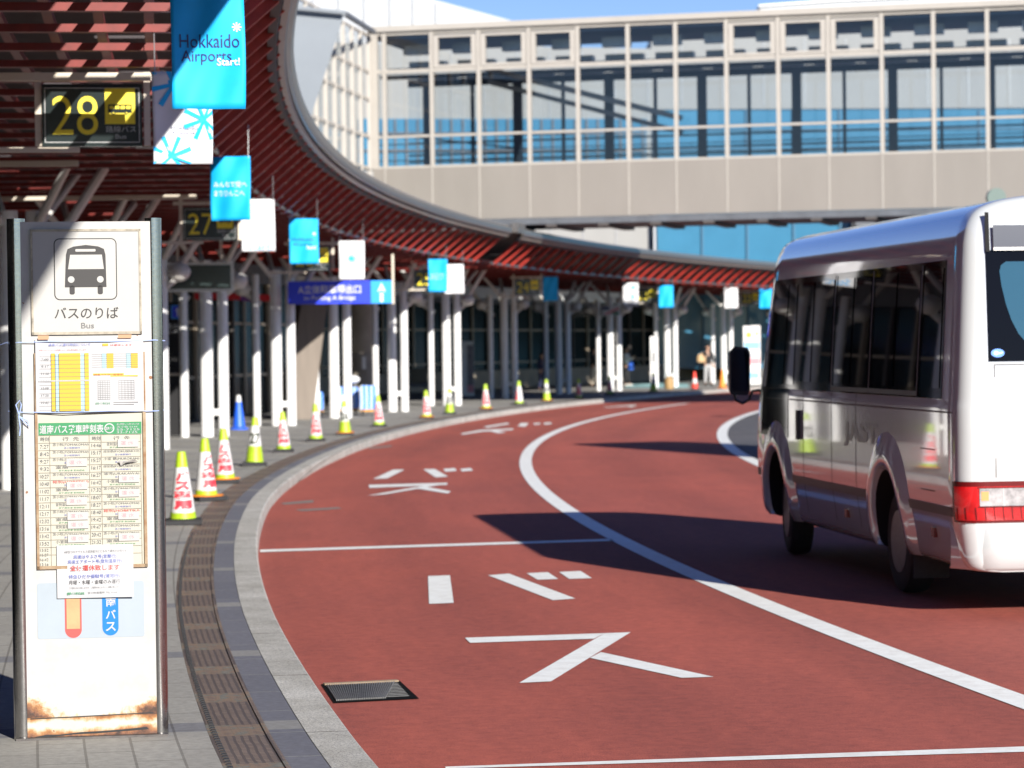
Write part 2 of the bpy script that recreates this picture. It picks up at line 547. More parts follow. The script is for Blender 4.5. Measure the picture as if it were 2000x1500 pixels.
def castiron(nt, bs):
    # ornamental cast covers: maze-like relief with worn coloured cross bands
    tc = N(nt, 'ShaderNodeTexCoord')
    br = N(nt, 'ShaderNodeTexBrick', Scale=1.0)
    br.inputs['Mortar Size'].default_value = .007; br.inputs['Brick Width'].default_value = .042; br.inputs['Row Height'].default_value = .035
    br.inputs['Color1'].default_value = (.235, .175, .135, 1); br.inputs['Color2'].default_value = (.175, .13, .10, 1); br.inputs['Mortar'].default_value = (.10, .078, .066, 1)
    nz = N(nt, 'ShaderNodeTexNoise', Scale=9.0, Detail=2.0)
    nt.links.new(tc.outputs['UV'], nz.inputs['Vector'])
    va = N(nt, 'ShaderNodeMix', data_type='RGBA', blend_type='LINEAR_LIGHT'); va.inputs[0].default_value = .006
    nt.links.new(tc.outputs['UV'], va.inputs[6]); nt.links.new(nz.outputs['Color'], va.inputs[7])
    nt.links.new(va.outputs[2], br.inputs['Vector'])
    sx = N(nt, 'ShaderNodeSeparateXYZ'); nt.links.new(tc.outputs['UV'], sx.inputs[0])
    ad = N(nt, 'ShaderNodeMath', operation='ADD'); ad.inputs[1].default_value = 500
    mo = N(nt, 'ShaderNodeMath', operation='MODULO'); mo.inputs[1].default_value = 1.2
    lt = N(nt, 'ShaderNodeMath', operation='LESS_THAN'); lt.inputs[1].default_value = .36
    nt.links.new(sx.outputs[0], ad.inputs[0]); nt.links.new(ad.outputs[0], mo.inputs[0]); nt.links.new(mo.outputs[0], lt.inputs[0])
    n = N(nt, 'ShaderNodeTexNoise', Scale=14.0, Detail=3.0); nt.links.new(tc.outputs['UV'], n.inputs['Vector'])
    r = N(nt, 'ShaderNodeValToRGB')
    e = r.color_ramp.elements
    e[0].position = .36; e[0].color = (.185, .135, .105, 1)
    e[1].position = .68; e[1].color = (.235, .215, .175, 1)
    e.new(.5).color = (.25, .175, .115, 1)
    e.new(.58).color = (.15, .155, .13, 1)
    nt.links.new(n.outputs['Fac'], r.inputs[0])
    mx = N(nt, 'ShaderNodeMix', data_type='RGBA'); nt.links.new(lt.outputs[0], mx.inputs[0])
    nt.links.new(br.outputs['Color'], mx.inputs[6]); nt.links.new(r.outputs[0], mx.inputs[7])
    nt.links.new(mx.outputs[2], bs.inputs['Base Color'])
    bs.inputs['Roughness'].default_value = .6; bs.inputs['Metallic'].default_value = .15
    bp = N(nt, 'ShaderNodeBump', Strength=.45, Distance=.004); bp.invert = True
    nt.links.new(br.outputs['Fac'], bp.inputs['Height']); nt.links.new(bp.outputs[0], bs.inputs['Normal'])
M_cast = ground_mat('cast_covers', castiron)
M_edge = mat('iron_edge', (.1, .09, .085), .6, .3, var=(20, .3))

def linepaint(nt, bs):
    tc = N(nt, 'ShaderNodeTexCoord')
    n = N(nt, 'ShaderNodeTexNoise', Scale=60.0, Detail=6.0, Roughness=.75); nt.links.new(tc.outputs['Object'], n.inputs['Vector'])
    r = N(nt, 'ShaderNodeValToRGB')
    r.color_ramp.elements[0].position = .27; r.color_ramp.elements[0].color = (.45, .32, .28, 1)
    r.color_ramp.elements[1].position = .40; r.color_ramp.elements[1].color = (.84, .86, .82, 1)
    nt.links.new(n.outputs['Fac'], r.inputs[0])
    n2 = N(nt, 'ShaderNodeTexNoise', Scale=7.0, Detail=9.0, Roughness=.8); nt.links.new(tc.outputs['Object'], n2.inputs['Vector'])
    r2 = N(nt, 'ShaderNodeValToRGB')
    r2.color_ramp.elements[0].position = .36; r2.color_ramp.elements[0].color = (.84, .82, .8, 1)
    r2.color_ramp.elements[1].position = .56; r2.color_ramp.elements[1].color = (1, 1, 1, 1)
    nt.links.new(n2.outputs['Fac'], r2.inputs[0])
    mx = N(nt, 'ShaderNodeMix', data_type='RGBA', blend_type='MULTIPLY'); mx.inputs[0].default_value = 1
    nt.links.new(r.outputs[0], mx.inputs[6]); nt.links.new(r2.outputs[0], mx.inputs[7]); nt.links.new(mx.outputs[2], bs.inputs['Base Color'])
    bs.inputs['Roughness'].default_value = .6
M_line = ground_mat('road_paint', linepaint)

# ------------------------------------------------------------------ setting: ground, road, pavement
g = MB(); g.add([(-400, -60, -.008), (600, -60, -.008), (600, 700, -.008), (-400, 700, -.008)], [(0, 1, 2, 3)], M_greyroad)
setprops(g.build('ground'), kind='structure')
SW = .12
strip('road', -46, 110, 1.0, lambda s: [(okerb(s) + .05, 0), (-3.2, 0), (-6.62, 0)], M_redroad, kind='structure')
strip('kerb', -46, 110, .5, lambda s: [(okerb(s), -.01), (okerb(s) + .008, SW - .015), (okerb(s) + .022, SW), (okerb(s) + .205, SW), (okerb(s) + .21, SW - .02)], M_granite, smooth=True, kind='structure')
strip('tile_band', -46, 110, .5, lambda s: [(okerb(s) + .206, SW - .003), (okerb(s) + .365, SW - .003)], M_tile, kind='structure')
strip('gutter_cover', -46, 110, .5, lambda s: [(okerb(s) + .366, SW - .004), (okerb(s) + .366, SW + .001), (okerb(s) + .385, SW + .001), (okerb(s) + .385, SW - .005), (okerb(s) + .595, SW - .005), (okerb(s) + .595, SW + .001), (okerb(s) + .635, SW + .001), (okerb(s) + .635, SW - .004)], M_cast, kind='structure')
strip('sidewalk', -46, 110, 1.0, lambda s: [(okerb(s) + .636, SW), (14, SW)], M_pave, kind='structure')

# drain slot holes beside the covers
sl = MB()
s = -33.5
while s < -17:
    a0 = A(s, okerb(s) + .608, SW + .004); o_, t_ = frame_at(s)
    sl.box(a0, (.022, .03, .004), M_black, Matrix.Rotation(-s / RK, 3, 'Z'))
    s += .075
setprops(sl.build('gutter_slots'), kind='structure')

def arcline(name, o0, o1, s0, s1, z=.004):
    return strip(name, s0, s1, .5, [(o0, z), (o1, z)], M_line, kind='structure')
arcline('lane_line', -3.10, -3.29, -46, 44)
arcline('lane_line', -6.60, -6.81, -46, 60)

def gpoly(name, polys, z=.004):
    m = MB()
    for p in polys:
        pts = [G(x, y) for x, y in p]
        nz = sum((pts[i].x * pts[(i + 1) % len(pts)].y - pts[(i + 1) % len(pts)].x * pts[i].y) for i in range(len(pts)))
        if nz < 0: pts.reverse()
        m.add([(q.x, q.y, z) for q in pts], [tuple(range(len(pts)))], M_line)
    o = m.build(name)
    o['kind'] = 'structure'
    return o
def C2(pts): return [(700 + .4 * u, 1050 + .4 * v) for u, v in pts]
gpoly('bay_line', [[(508, 1079), (508, 1074.5), (1192, 1053), (1200, 1057)]])
gpoly('bay_line', [[(870, 1503), (870, 1499), (2100, 1456), (2100, 1467)]])
gpoly('painted_lettering', [
    C2([(340, 190), (447, 186), (465, 321), (345, 326)]),
    C2([(633, 186), (735, 178), (1060, 300), (950, 308)]),
    C2([(822, 176), (925, 171), (975, 204), (875, 208)]),
    C2([(980, 170), (1085, 165), (1140, 200), (1030, 204)])])
gpoly('painted_lettering', [
    C2([(520, 492), (1202, 470), (1150, 497), (545, 517)]),
    C2([(1203, 470), (1330, 465), (940, 706), (785, 713)])], .0045)
gpoly('painted_lettering', [C2([(1130, 590), (1185, 562), (1735, 683), (1580, 688)])])
def C7(pts): return [(300 + .3 * u, 740 + .3 * v) for u, v in pts]
gpoly('painted_lettering', [C7([(1560, 592), (1635, 592), (1520, 650), (1430, 653)]), C7([(1755, 590), (1830, 588), (1917, 637), (1837, 643)]),
    C7([(1885, 588), (1960, 582), (1975, 600), (1900, 606)]), C7([(1995, 588), (2065, 582), (2080, 598), (2010, 604)]),
    C7([(1400, 692), (1912, 678), (1912, 691), (1405, 711)])])
gpoly('painted_lettering', [C7([(1790, 692), (1912, 684), (1500, 755), (1393, 762)])], .0048)
gpoly('painted_lettering', [C7([(1690, 712), (1760, 703), (1935, 735), (1915, 749)])], .0056)
def C8(pts): return [(900 + .31 * u, 750 + .31 * v) for u, v in pts]
gpoly('painted_lettering', [C8([(140, 270), (290, 246), (310, 252), (170, 276)]), C8([(0, 313), (120, 291), (330, 281), (330, 290), (140, 300), (10, 320)]),
    C8([(358, 266), (378, 247), (428, 247), (405, 270)]), C8([(455, 249), (495, 246), (505, 254), (465, 258)]), C8([(520, 246), (565, 243), (575, 252), (530, 257)])])
gpoly('painted_lettering', [C8([(180, 297), (230, 295), (285, 306), (235, 311)])], .0048)
gpoly('painted_lettering', [C8([(905, 147), (1100, 131), (1100, 137), (905, 150)]), C8([(1055, 141), (1090, 133), (1110, 137), (1075, 147)])])

# repaired patches in the red surface beside the kerb
M_patch = mat('patch_grey', (.2, .17, .15), .85, var=(20, .2))
pt = MB()
for q in ([(548, 983), (612, 977), (612, 982), (556, 986)], [(575, 996), (660, 991), (668, 994), (590, 999)], [(720, 874), (765, 870), (765, 873), (722, 877)]):
    pts = [G(x, y) for x, y in q]
    pt.add([(p.x, p.y, .0035) for p in reversed(pts)], [(0, 1, 2, 3)], M_patch)
setprops(pt.build('road_patch'), kind='structure')

# ------------------------------------------------------------------ drain grate in the road
p0, p1, p2, p3 = G(632, 1338), G(776, 1331), G(806, 1364), G(655, 1372)
ex = (p1 - p0); ey = (p3 - p0)
dgm = empty('drain_grate', p0, 0, 'sunken black steel drain grate in the red road against the kerb', 'drain grate')
fr = MB(); br_ = MB(); M_pit = mat('pit_shade_black', (.008, .008, .008), .9, spec=.05); M_grate = mat('grate_steel', (.17, .17, .165), .6, .2, var=(40, .3))
M_rim = mat('grate_rim', S(150, 130, 105), .7, var=(30, .2))
def gq(a, b, z): return p0 + ex * a + ey * b + Vector((0, 0, z))
c4 = [gq(0, 0, .005), gq(1, 0, .005), gq(1.04, 1.04, .005), gq(0, 1.04, .005)]
fr.add([gq(-.03, -.02, .0045), gq(1.03, -.02, .0045), gq(1.07, 1.06, .0045), gq(-.03, 1.06, .0045)], [(3, 2, 1, 0)], M_pit)  # flat black sheet standing for the shade of a pit, no recess cut
fr.bar(gq(0, .03, .008), gq(1.0, .03, .008), .05, .008, M_rim)
fr.build('pit_shade', dgm, w=True)
for k in range(1, 11):
    b = k / 11
    br_.bar(gq(.01, .08 + b * .9, .007), gq(.97, .08 + b * .9, .007), .012, .002, M_grate)
for k in range(1, 30):
    br_.bar(gq(k / 31, .1, .010), gq(k / 45, .98, .010), .005, .008, M_grate)
br_.build('grating', dgm, w=True)
# ------------------------------------------------------------------ canopies
M_fascia = mat('canopy_fascia', (.16, .15, .14), .3, .35, var=(4, .1))
M_rail = mat('canopy_rail', (.30, .28, .25), .4, .2, var=(6, .1))
M_fdark = mat('fascia_groove', (.015, .014, .014), .6)
M_deck = mat('canopy_deck', (.06, .05, .05), .8, var=(3, .2))
M_strut = mat('strut_paint', S(205, 203, 198), .4, var=(4, .08))
E_Z, L_Z = 4.98, 4.05

def canopy(s0, s1, label, slot=.85):
    c = empty('canopy', A((s0 + s1) / 2, 3, 0), 0, label, 'canopy')
    strip('fascia', s0, s1, .6, [(-.22, E_Z - .16), (-.25, E_Z - .10), (-.25, E_Z), (-.18, E_Z + .05), (.1, E_Z + .06), (.1, E_Z - .02), (-.16, E_Z - .05), (-.16, E_Z - .16)], M_fascia, c, True, True)
    strip('gutter', s0, s1, .6, [(-.15, E_Z - .06), (-.12, E_Z - .06), (.02, E_Z - .3), (-.06, E_Z - .3)], M_fdark, c, False, True)
    strip('trim_rail', s0, s1, .6, [(-.17, E_Z - .19), (-.11, E_Z - .19), (-.09, E_Z - .235), (-.15, E_Z - .235)], M_rail, c, False, True)
    # opaque deck with glazed slots left open; unseen near eave opened to pass sun
    dk = MB()
    n = round((s1 - s0) / 1.2)
    ds = (s1 - s0) / n
    for i in range(n):
        a, b = s0 + i * ds, s0 + (i + 1) * ds
        for o0, o1, fr in ((.1, .9, .12 if s0 + i * ds < -21.5 else slot), (.9, 1.2, 1), (1.2, 1.75, .8 if i % 3 == 0 else 1), (1.75, 2.3, 1), (2.3, 2.9, .72 if i % 3 == 1 else 1), (2.9, 3.6, 1), (3.6, 4.2, .78 if i % 4 == 1 else 1), (4.2, 5.0, 1), (5.0, 5.5, .8 if i % 2 else 1), (5.5, 8.2, 1), (8.2, 13.5 if slot == 1 else 8.4, 1)):
            e = a + (b - a) * fr
            vs = [A(a, o0, E_Z + .0), A(e, o0, E_Z), A(e, o1, E_Z), A(a, o1, E_Z), A(a, o0, E_Z + .05), A(e, o0, E_Z + .05), A(e, o1, E_Z + .05), A(a, o1, E_Z + .05)]
            dk.add(vs, [(0, 1, 2, 3), (7, 6, 5, 4), (0, 4, 5, 1), (1, 5, 6, 2), (2, 6, 7, 3), (3, 7, 4, 0)], M_deck)
    dk.build('deck', c, w=True)
    # purlins running along the kerb, above the rafters
    for k, o in enumerate((1.0, 1.35, 1.7, 2.05, 2.4, 2.75, 3.1, 3.6, 4.2, 5.0)):
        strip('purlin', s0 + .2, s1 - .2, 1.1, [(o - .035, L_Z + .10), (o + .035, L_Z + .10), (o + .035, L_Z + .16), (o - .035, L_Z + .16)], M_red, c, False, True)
    strip('soffit_rail', s0, s1, .8, [(.66, L_Z + .03), (.70, L_Z + .03), (.70, L_Z + .07), (.66, L_Z + .07)], M_fascia, c, False, True)
    for i in range(n):
        for h in ((0.5,),):
            s = s0 + (i + .5) * ds
            r = MB()
            # sloping louvre of the eave, then the level rafter
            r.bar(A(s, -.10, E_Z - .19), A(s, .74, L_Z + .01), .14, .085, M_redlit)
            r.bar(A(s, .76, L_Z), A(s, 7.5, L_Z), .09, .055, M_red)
            r.build('rafter', c, w=True)
    return c

def pull_in(s):     # unseen near roof edge drawn back to steer its shadow on the stop sign
    t = min(1, max(0, (-24 - s) / 9)); return .10 * t * t * (3 - 2 * t)
OSHIFT[0] = pull_in
canopy(-41, 32.2, 'near curved canopy with red slatted soffit and grey fascia above the first bus bays')
OSHIFT[0] = None
canopy(34.0, 108, 'far canopy with red slatted eave beyond the footbridge, under the blue glass wall', 1.0)
cap = MB()
cap.bar(A(32.6, -.25, E_Z + .02), A(33.8, -.25, E_Z + .02), .18, .26, M_fascia)
cap.bar(A(33.2, -.2, E_Z + .05), A(33.2, 6, E_Z + .05), .9, .12, M_fascia)
setprops(cap.build('joint_cover'), 'grey metal cover bridging the gap between the two canopies', 'roof cover')

# ------------------------------------------------------------------ canopy columns
def column_parts(root, arms=True):
    """three posts, low crossbar, branching struts; local x = outward to the building, y = along the kerb"""
    for (x, y, r, h) in ((.42, .15, .085, 3.35), (.0, 0, .125, 3.45), (-.32, -.05, .105, 3.45)):
        m = MB()
        m.tube([(x, y, 0), (x, y, h)], r, M_white, 16)
        m.build('post', root, True)
    m = MB(); m.box((-.16, -.02, .48), (.3, .12, .12), M_white)
    m.build('crossbar', root)
    for x, y, dx, dy in ((0, 0, .55, .75), (0, 0, .35, -.8), (-.32, -.05, -.55, .8), (-.32, -.05, -.5, -.85)):
        m = MB(); m.tube([(x + dx * .12, y + dy * .12, 3.3), (x + dx, y + dy, 4.02)], [.058, .048], M_strut, 10)
        m.build('strut', root, True)
    for x, y, dx in ((-.62, -.1, -.95), (.72, .1, .9)):
        m = MB()
        m.ellipsoid((x, y, 3.05), (.2, .2, .17), M_strut, 16, 10)
        k = m.build('knuckle', root, True)
        m = MB(); m.tube([(x, y, 3.1), (x + dx * .62, y + .1, 3.98)], [.058, .062], M_strut, 10)
        m.build('brace', root, True)
        m = MB(); m.tube([(x, y, 2.98), (x * .45, y * .45, 2.7)], [.06, .06], M_strut, 8)
        m.build('bracket', root, True)

cols = [(-21.5, 3.4, None), (-14.8, 3.4, None), (-8.2, 3.4, None), (-1.6, 3.4, None), (5.1, 3.4, None), (11.7, 3.35, None), (18.9, 3.2, None), (25.1, 3.07, None), (31.2, 2.85, None),
        (38.2, 2.9, None), (47.4, 3.4, None), (54.8, 3.6, None), (61.2, 3.6, None), (68.6, 3.7, None), (77, 4.2, None), (85, 4.3, None)]
collab = ['white column behind the camera side of the near canopy', 'white canopy column out past the picture on the left', 'white canopy column cut by the left edge, beside the stop sign',
          'white canopy column hidden behind the upper part of the stop sign', 'white canopy column mostly behind the stop sign, its braces showing above it',
          'white three-post canopy column under the number 27 sign beside the black cabinet',
          'white canopy column left of the leaning grey wall, behind the fifth cone in line',
          'white canopy column under the dark end of the blue parking bridge sign',
          'white canopy column under the light blue arrow end of the direction sign',
          'white sunlit canopy column left of the photo board, behind the number 25 cone',
          'shaded grey-looking canopy column beside the narrow colourful banner strip',
          'shaded canopy column under the dark blue banner by sign 24',
          'white canopy column below the small poster panel, between two standing people',
          'white canopy column right of the tall white board, with the tan bag at its foot',
          'white canopy column at the right beside the person in the black vest',
          'white canopy column farthest along, hidden behind the bus']
proto = None
for (s, o, _), lb in zip(cols, collab):
    if s < -9: continue
    p = A(s, o, SW)
    rz = atan2(frame_at(s)[0].y, frame_at(s)[0].x)
    if proto is None:
        c = proto = empty('canopy_column', p, rz)
        column_parts(c)
    else:
        c = copy_tree(proto)
        c.location = p; c.rotation_euler = (0, 0, rz)
    setprops(c, lb, 'column', 'columns carrying the canopy')

# beams seen under the near canopy (pale steel, across from the building)
for s, o0, o1, z, lb in ((-21.5, 1.0, 6.0, 3.92, 'pale steel beam above the number 28 sign'), (-12.5, 2.1, 6.5, 3.86, 'pale steel cross beam under the near canopy between signs 28 and 27'),
                         (-4.0, 1.4, 6, 3.95, 'pale steel cross beam above the number 27 sign')):
    m = MB(); m.bar(A(s, o0, z), A(s, o1, z), .07, .06, M_beige)
    setprops(m.build('cross_beam'), lb, 'beam', 'pale beams under the canopy')

# ------------------------------------------------------------------ number signs
def face_rot(p, extra=0.0):
    """rotation about z so that local -y looks back towards the road user"""
    return atan2(p.x, p.y) * -1 + extra

def bus_icon(m, x0, z0, x1, z1, dark, light, layer=3):
    w, h = x1 - x0, z1 - z0
    m.rrect(x0, z0 + .2 * h, x1, z1, .12 * h, dark, layer)
    for k in range(4):
        a = x0 + w * (.06 + .235 * k)
        m.rect(a, z0 + .58 * h, a + w * .18, z0 + .86 * h, light, layer + 1)
    for k in (.22, .78):
        m.disc(x0 + w * k, z0 + .2 * h, .17 * h, dark, layer + 1, 16)
        m.disc(x0 + w * k, z0 + .2 * h, .07 * h, light, layer + 2, 12)

def number_sign(num, px, py, s, o, z, lb):
    p = A(s, o, z)
    r = empty('number_sign', p, face_rot(p), lb, 'bay number sign', 'bay number signs under the canopy')
    m = MB(); m.box((0, .03, 0), (.78, .06, .49), M_signdark); m.build('panel', r)
    m = MB()
    for (a, b, c, d) in ((-.37, .21, .37, .216), (-.37, -.216, .37, -.21)): m.rect(a, b, c, d, M_steel, 2)
    for (a, b, c, d) in ((-.37, -.216, -.364, .216), (.364, -.216, .37, .216)): m.rect(a, b, c, d, M_steel, 2)
    m.text(str(num), -.31, -.155, .045, .15, M_yellow, 2, -.004)
    m.rect(.1, -.07, .335, .213, M_yellow, 2)
    bus_icon(m, .125, -.0, .31, .085, M_signdark, M_yellow, 3)
    m.text('路線バス', .105, -.135, .34, -.085, M_steel, 2)
    m.text('Bus', .18, -.185, .265, -.15, M_steel, 2)
    m.build('print', r)
    h = L_Z - z - .03
    for x in (-.42, .43):
        m = MB(); m.box((x, .04, h / 2 - .12), (.05, .05, h + .24), M_beige); m.build('hanger', r)
    m = MB(); m.box((0.02, .04, .30), (1.1, .06, .05), M_beige); m.build('top_rail', r)
    m = MB(); m.box((-.5, .04, -.27), (.8, .05, .04), M_beige); m.build('bottom_rail', r)
    return r
for num, px, py, d in ((28, 180, 225, 22.2), (27, 410, 437, 41.0), (26, 608, 505, 56.0), (25, 838, 545, 71.5), (24, 1030, 561, 86.0), (23, 1262, 577, 102), (22, 1465, 583, 117)):
    q = P(px, py, d); s, o = SO(q)
    number_sign(num, px, py, s, o, q.z, 'dark hanging sign with yellow bay number %d and small bus symbol' % num)

# ------------------------------------------------------------------ banners
def snow(m, x, z, r, col, arms=8, w=.16, rot=0.0, layer=3, clip=None):
    for k in range(arms):
        t = rot + 2 * pi * k / arms
        c, s_ = cos(t), sin(t)
        pts = [(.0, -w * .35), (1, -w * .55), (1, w * .55), (0, w * .35)]
        q = [(x + r * (a * c - b * s_), z + r * (a * s_ + b * c)) for a, b in pts]
        if clip: q = [(min(max(a, clip[0]), clip[2]), min(max(b, clip[1]), clip[3])) for a, b in q]
        m.poly(q, col, layer)
    m.disc(x if not clip else min(max(x, clip[0]), clip[2]), z if not clip else min(max(z, clip[1]), clip[3]), r * .2, col, layer + 1, 12) if not clip else None

def banner(px, py, d, w, h, kind, lb, tilt=0.0, seed=0):
    p = P(px, py, d)
    r = empty('banner', p, face_rot(p, tilt), lb, 'banner', 'banners hanging from the canopy edge')
    rnd = random.Random(seed)
    a1, a2, ph = rnd.uniform(.009, .018), rnd.uniform(.006, .011), rnd.uniform(0, 6)
    def wave(v):
        x, z = v.x / w, v.z / h
        y = a1 * sin(5 * x + 3.5 * z + ph) + a2 * sin(11 * x - 6 * z + ph * 2) + .012 * max(0, -z) * sin(9 * x + ph)
        return Vector((v.x + .004 * sin(4 * z + ph), v.y + y, v.z))
    m = MB()
    base = M_cyan if kind[0] == 'b' else M_whitecloth
    m.rect(-w / 2, -h / 2, w / 2, h / 2, base, 0, 18)
    m.build('cloth', r, True, wave, solid=.003)
    m = MB()
    if kind == 'b1':
        m.text('Hokkaido', -.39 * w, -.02 * h, .42 * w, .085 * h, M_navy, 3)
        m.text('Airports', -.37 * w, -.155 * h, .31 * w, -.04 * h, M_navy, 3)
        m.text('Start!', .11 * w, -.16 * h, .42 * w, -.10 * h, M_whitecloth, 4, .02)
        snow(m, .39 * w, .14 * h, .065 * w, M_whitecloth, 8, .28)
    elif kind == 'w2':
        cl = (-w / 2, -h / 2, w / 2, h / 2)
        snow(m, -.13 * w, .36 * h, .42 * w, M_cyan, 8, .2, .2, clip=cl)
        snow(m, .36 * w, -.02 * h, .36 * w, M_cyan, 8, .2, .35, clip=cl)
        snow(m, -.2 * w, -.42 * h, .36 * w, M_cyan, 8, .2, .39, clip=cl)
        m.text('Hokkaido', -.2 * w, -.13 * h, .25 * w, -.09 * h, M_navy, 3)
        m.text('Airports', -.2 * w, -.19 * h, .2 * w, -.145 * h, M_navy, 3)
    elif kind == 'b3':
        m.text('みんなで空へ', -.4 * w, .02 * h, .42 * w, .11 * h, M_whitecloth, 3, .01)
        m.text('まりひんこへ', -.4 * w, -.12 * h, .36 * w, -.03 * h, M_whitecloth, 3, .01)
    elif kind == 'w4':
        m.text('Start!', -.32 * w, -.47 * h, .42 * w, -.34 * h, M_cyan, 3)
        for k in range(6): m.rect(-.22 * w, (.38 - .11 * k) * h, .3 * w, (.386 - .11 * k) * h, M_steel, 3)
    elif kind == 'b5':
        m.text('Hokkaido', -.4 * w, .0 * h, .36 * w, .08 * h, M_navy, 3)
        m.text('Airports', -.38 * w, -.12 * h, .3 * w, -.03 * h, M_navy, 3)
        m.text('Start!', .08 * w, -.18 * h, .42 * w, -.1 * h, M_whitecloth, 4, .02)
        snow(m, .36 * w, .16 * h, .06 * w, M_whitecloth, 8, .3)
    elif kind == 'w6':
        snow(m, -.02 * w, .04 * h, .24 * w, M_cyan, 8, .22)
        m.disc(-.02 * w, .04 * h, .1 * w, M_cyan, 5)
    elif kind == 'b7':
        m.text('みんなで空へ', -.38 * w, -.02 * h, .38 * w, .06 * h, M_whitecloth, 3)
        m.text('まりひんこへ', -.38 * w, -.12 * h, .3 * w, -.04 * h, M_whitecloth, 3)
    elif kind == 'w10':
        snow(m, .15 * w, .3 * h, .2 * w, M_cyan, 8, .26); snow(m, .15 * w, -.1 * h, .18 * w, M_cyan, 8, .26)
    if m.v: m.build('print', r, False, wave)
    for x in (-w / 2 + .02, w / 2 - .02):
        m = MB(); m.tube([(x, 0, h / 2 - .02), (x, .02, h / 2 + .35)], .004, M_steel, 6); m.build('tie_cord', r)
    return r
BAN = [(406, 88, 15.8, .411, .715, 'b1', 'large bright blue banner reading Hokkaido Airports Start! nearest the camera', .02),
       (356, 230, 20.5, .43, .67, 'w2', 'white banner with big cyan snow stars half behind the large blue banner', .1),
       (450, 368, 31.5, .458, .715, 'b3', 'blue banner with two lines of white Japanese text, overlapping the number 27 sign', -.25),
       (504, 440, 39.5, .47, .73, 'w4', 'white banner with faint Start! along its foot, right of sign 27', 0),
       (594, 471, 47.5, .49, .76, 'b5', 'blue banner with dark lettering hanging in front of sign 26', 0),
       (687, 508, 55.5, .50, .76, 'w6', 'white banner with one cyan star in the middle, above the direction sign', 0),
       (855, 538, 68.6, .465, .79, 'b7', 'blue banner beside a plain white one, right of sign 25', 0),
       (887, 545, 71, .49, .74, 'w', 'plain white banner right of sign 25, overlapping a blue banner', 0),
       (1075, 564, 86, .46, .74, 'b', 'blue banner darkened by the footbridge shade, right of sign 24', 0),
       (1232, 575, 96.8, .53, .80, 'w10', 'white banner with two blue stars left of sign 23', 0),
       (1301, 579, 101.4, .52, .80, 'b', 'plain blue banner right of sign 23', 0),
       (1428, 582, 109.8, .52, .80, 'w', 'small white banner left of sign 22, farthest white one', 0),
       (1496, 583, 114.5, .52, .80, 'b', 'blue banner half hidden by the bus, farthest along the canopy', 0)]
for i, (px, py, d, w, h, k, lb, t) in enumerate(BAN): banner(px, py, d, w, h, k, lb, t, i + 3)
# ------------------------------------------------------------------ footbridge
def glassmat(name, tint, refl=.12, rough=.02):
    m = bpy.data.materials.new(name); m.use_nodes = True
    nt = m.node_tree; nt.nodes.clear()
    o = N(nt, 'ShaderNodeOutputMaterial'); t = N(nt, 'ShaderNodeBsdfTransparent'); gl = N(nt, 'ShaderNodeBsdfGlossy'); mx = N(nt, 'ShaderNodeMixShader')
    t.inputs[0].default_value = (*tint, 1); gl.inputs['Roughness'].default_value = rough
    fr = N(nt, 'ShaderNodeFresnel', IOR=1.5)
    mm = N(nt, 'ShaderNodeMath', operation='MULTIPLY'); mm.inputs[1].default_value = refl / .04
    nt.links.new(fr.outputs[0], mm.inputs[0]); mm.use_clamp = True
    nt.links.new(mm.outputs[0], mx.inputs[0]); nt.links.new(t.outputs[0], mx.inputs[1]); nt.links.new(gl.outputs[0], mx.inputs[2])
    nt.links.new(mx.outputs[0], o.inputs[0])
    return m
M_glass = glassmat('clear_glass', (.84, .88, .9), .08)
M_bframe = mat('bridge_frame', (.43, .40, .355), .45, var=(2, .05))
M_bpanel = mat('bridge_panel', (.285, .26, .228), .4, .1, var=(.8, .06), aniso=(1, 1, .3))
M_bdark = mat('bridge_dark', (.11, .12, .135), .6, var=(2, .2))
M_bceil = mat('bridge_ceiling', (.30, .36, .44), .7, var=(1, .15))
M_bluewall = mat('blue_glass_wall', (.05, .19, .31), .12, spec=.6, var=(.15, .18))
M_bluejoint = mat('blue_joint', (.03, .13, .22), .5)
M_concrete = mat('panel_wall', (.30, .295, .28), .7, var=(.35, .08), aniso=(1, 1, .4))
M_wall_white = mat('white_cladding', (.46, .48, .5), .6, var=(.25, .05))
M_greymetal = mat('grey_cladding', (.21, .235, .26), .45, var=(.5, .06))

BL = Vector((-3.88, 80.6, 0)); BE = Vector((17.68, -4.6, 0)).normalized()
def bx(px):      # distance along the bridge front whose image column is px (at mid height)
    px = px - ROLL * 470
    k = (px - 1000) / F
    return (k * BL.y - BL.x) / (BE.x - k * BE.y)
brz = atan2(BE.y, BE.x)
bridge = empty('footbridge', BL, brz, 'beige glazed footbridge crossing high above the road', 'footbridge')
ZT, ZU, ZL, ZS, ZB = 10.84, 9.69, 7.83, 6.93, 5.43
x0, x1, DEP = bx(742), bx(742) + 30, 3.5
mull = [742, 765, 857, 949, 1047, 1142, 1240, 1333, 1432, 1533, 1631, 1735, 1836, 1941, 2046]
mx_ = [bx(p) for p in mull]
while mx_[-1] < x1 - 1: mx_.append(mx_[-1] + 1.47)
f_ = MB()
f_.box(((x0 + x1) / 2, -.02, (ZS + ZB) / 2), (x1 - x0, .12, ZS - ZB), M_bpanel)
f_.build('fascia_panel', bridge)
for x in mx_[1:]:
    j_ = MB(); j_.box((x, -.085, (ZS + ZB) / 2), (.035, .012, ZS - ZB - .02), M_bframe); j_.build('panel_joint', bridge)
u_ = MB(); u_.box(((x0 + x1) / 2, DEP / 2, ZB - .10), (x1 - x0, DEP + .1, .18), M_bdark)
for k in range(20): u_.box((x0 + .7 + k * 1.5, DEP / 2 - .04, ZB - .23), (.3, DEP, .09), M_edge)
u_.build('soffit', bridge)
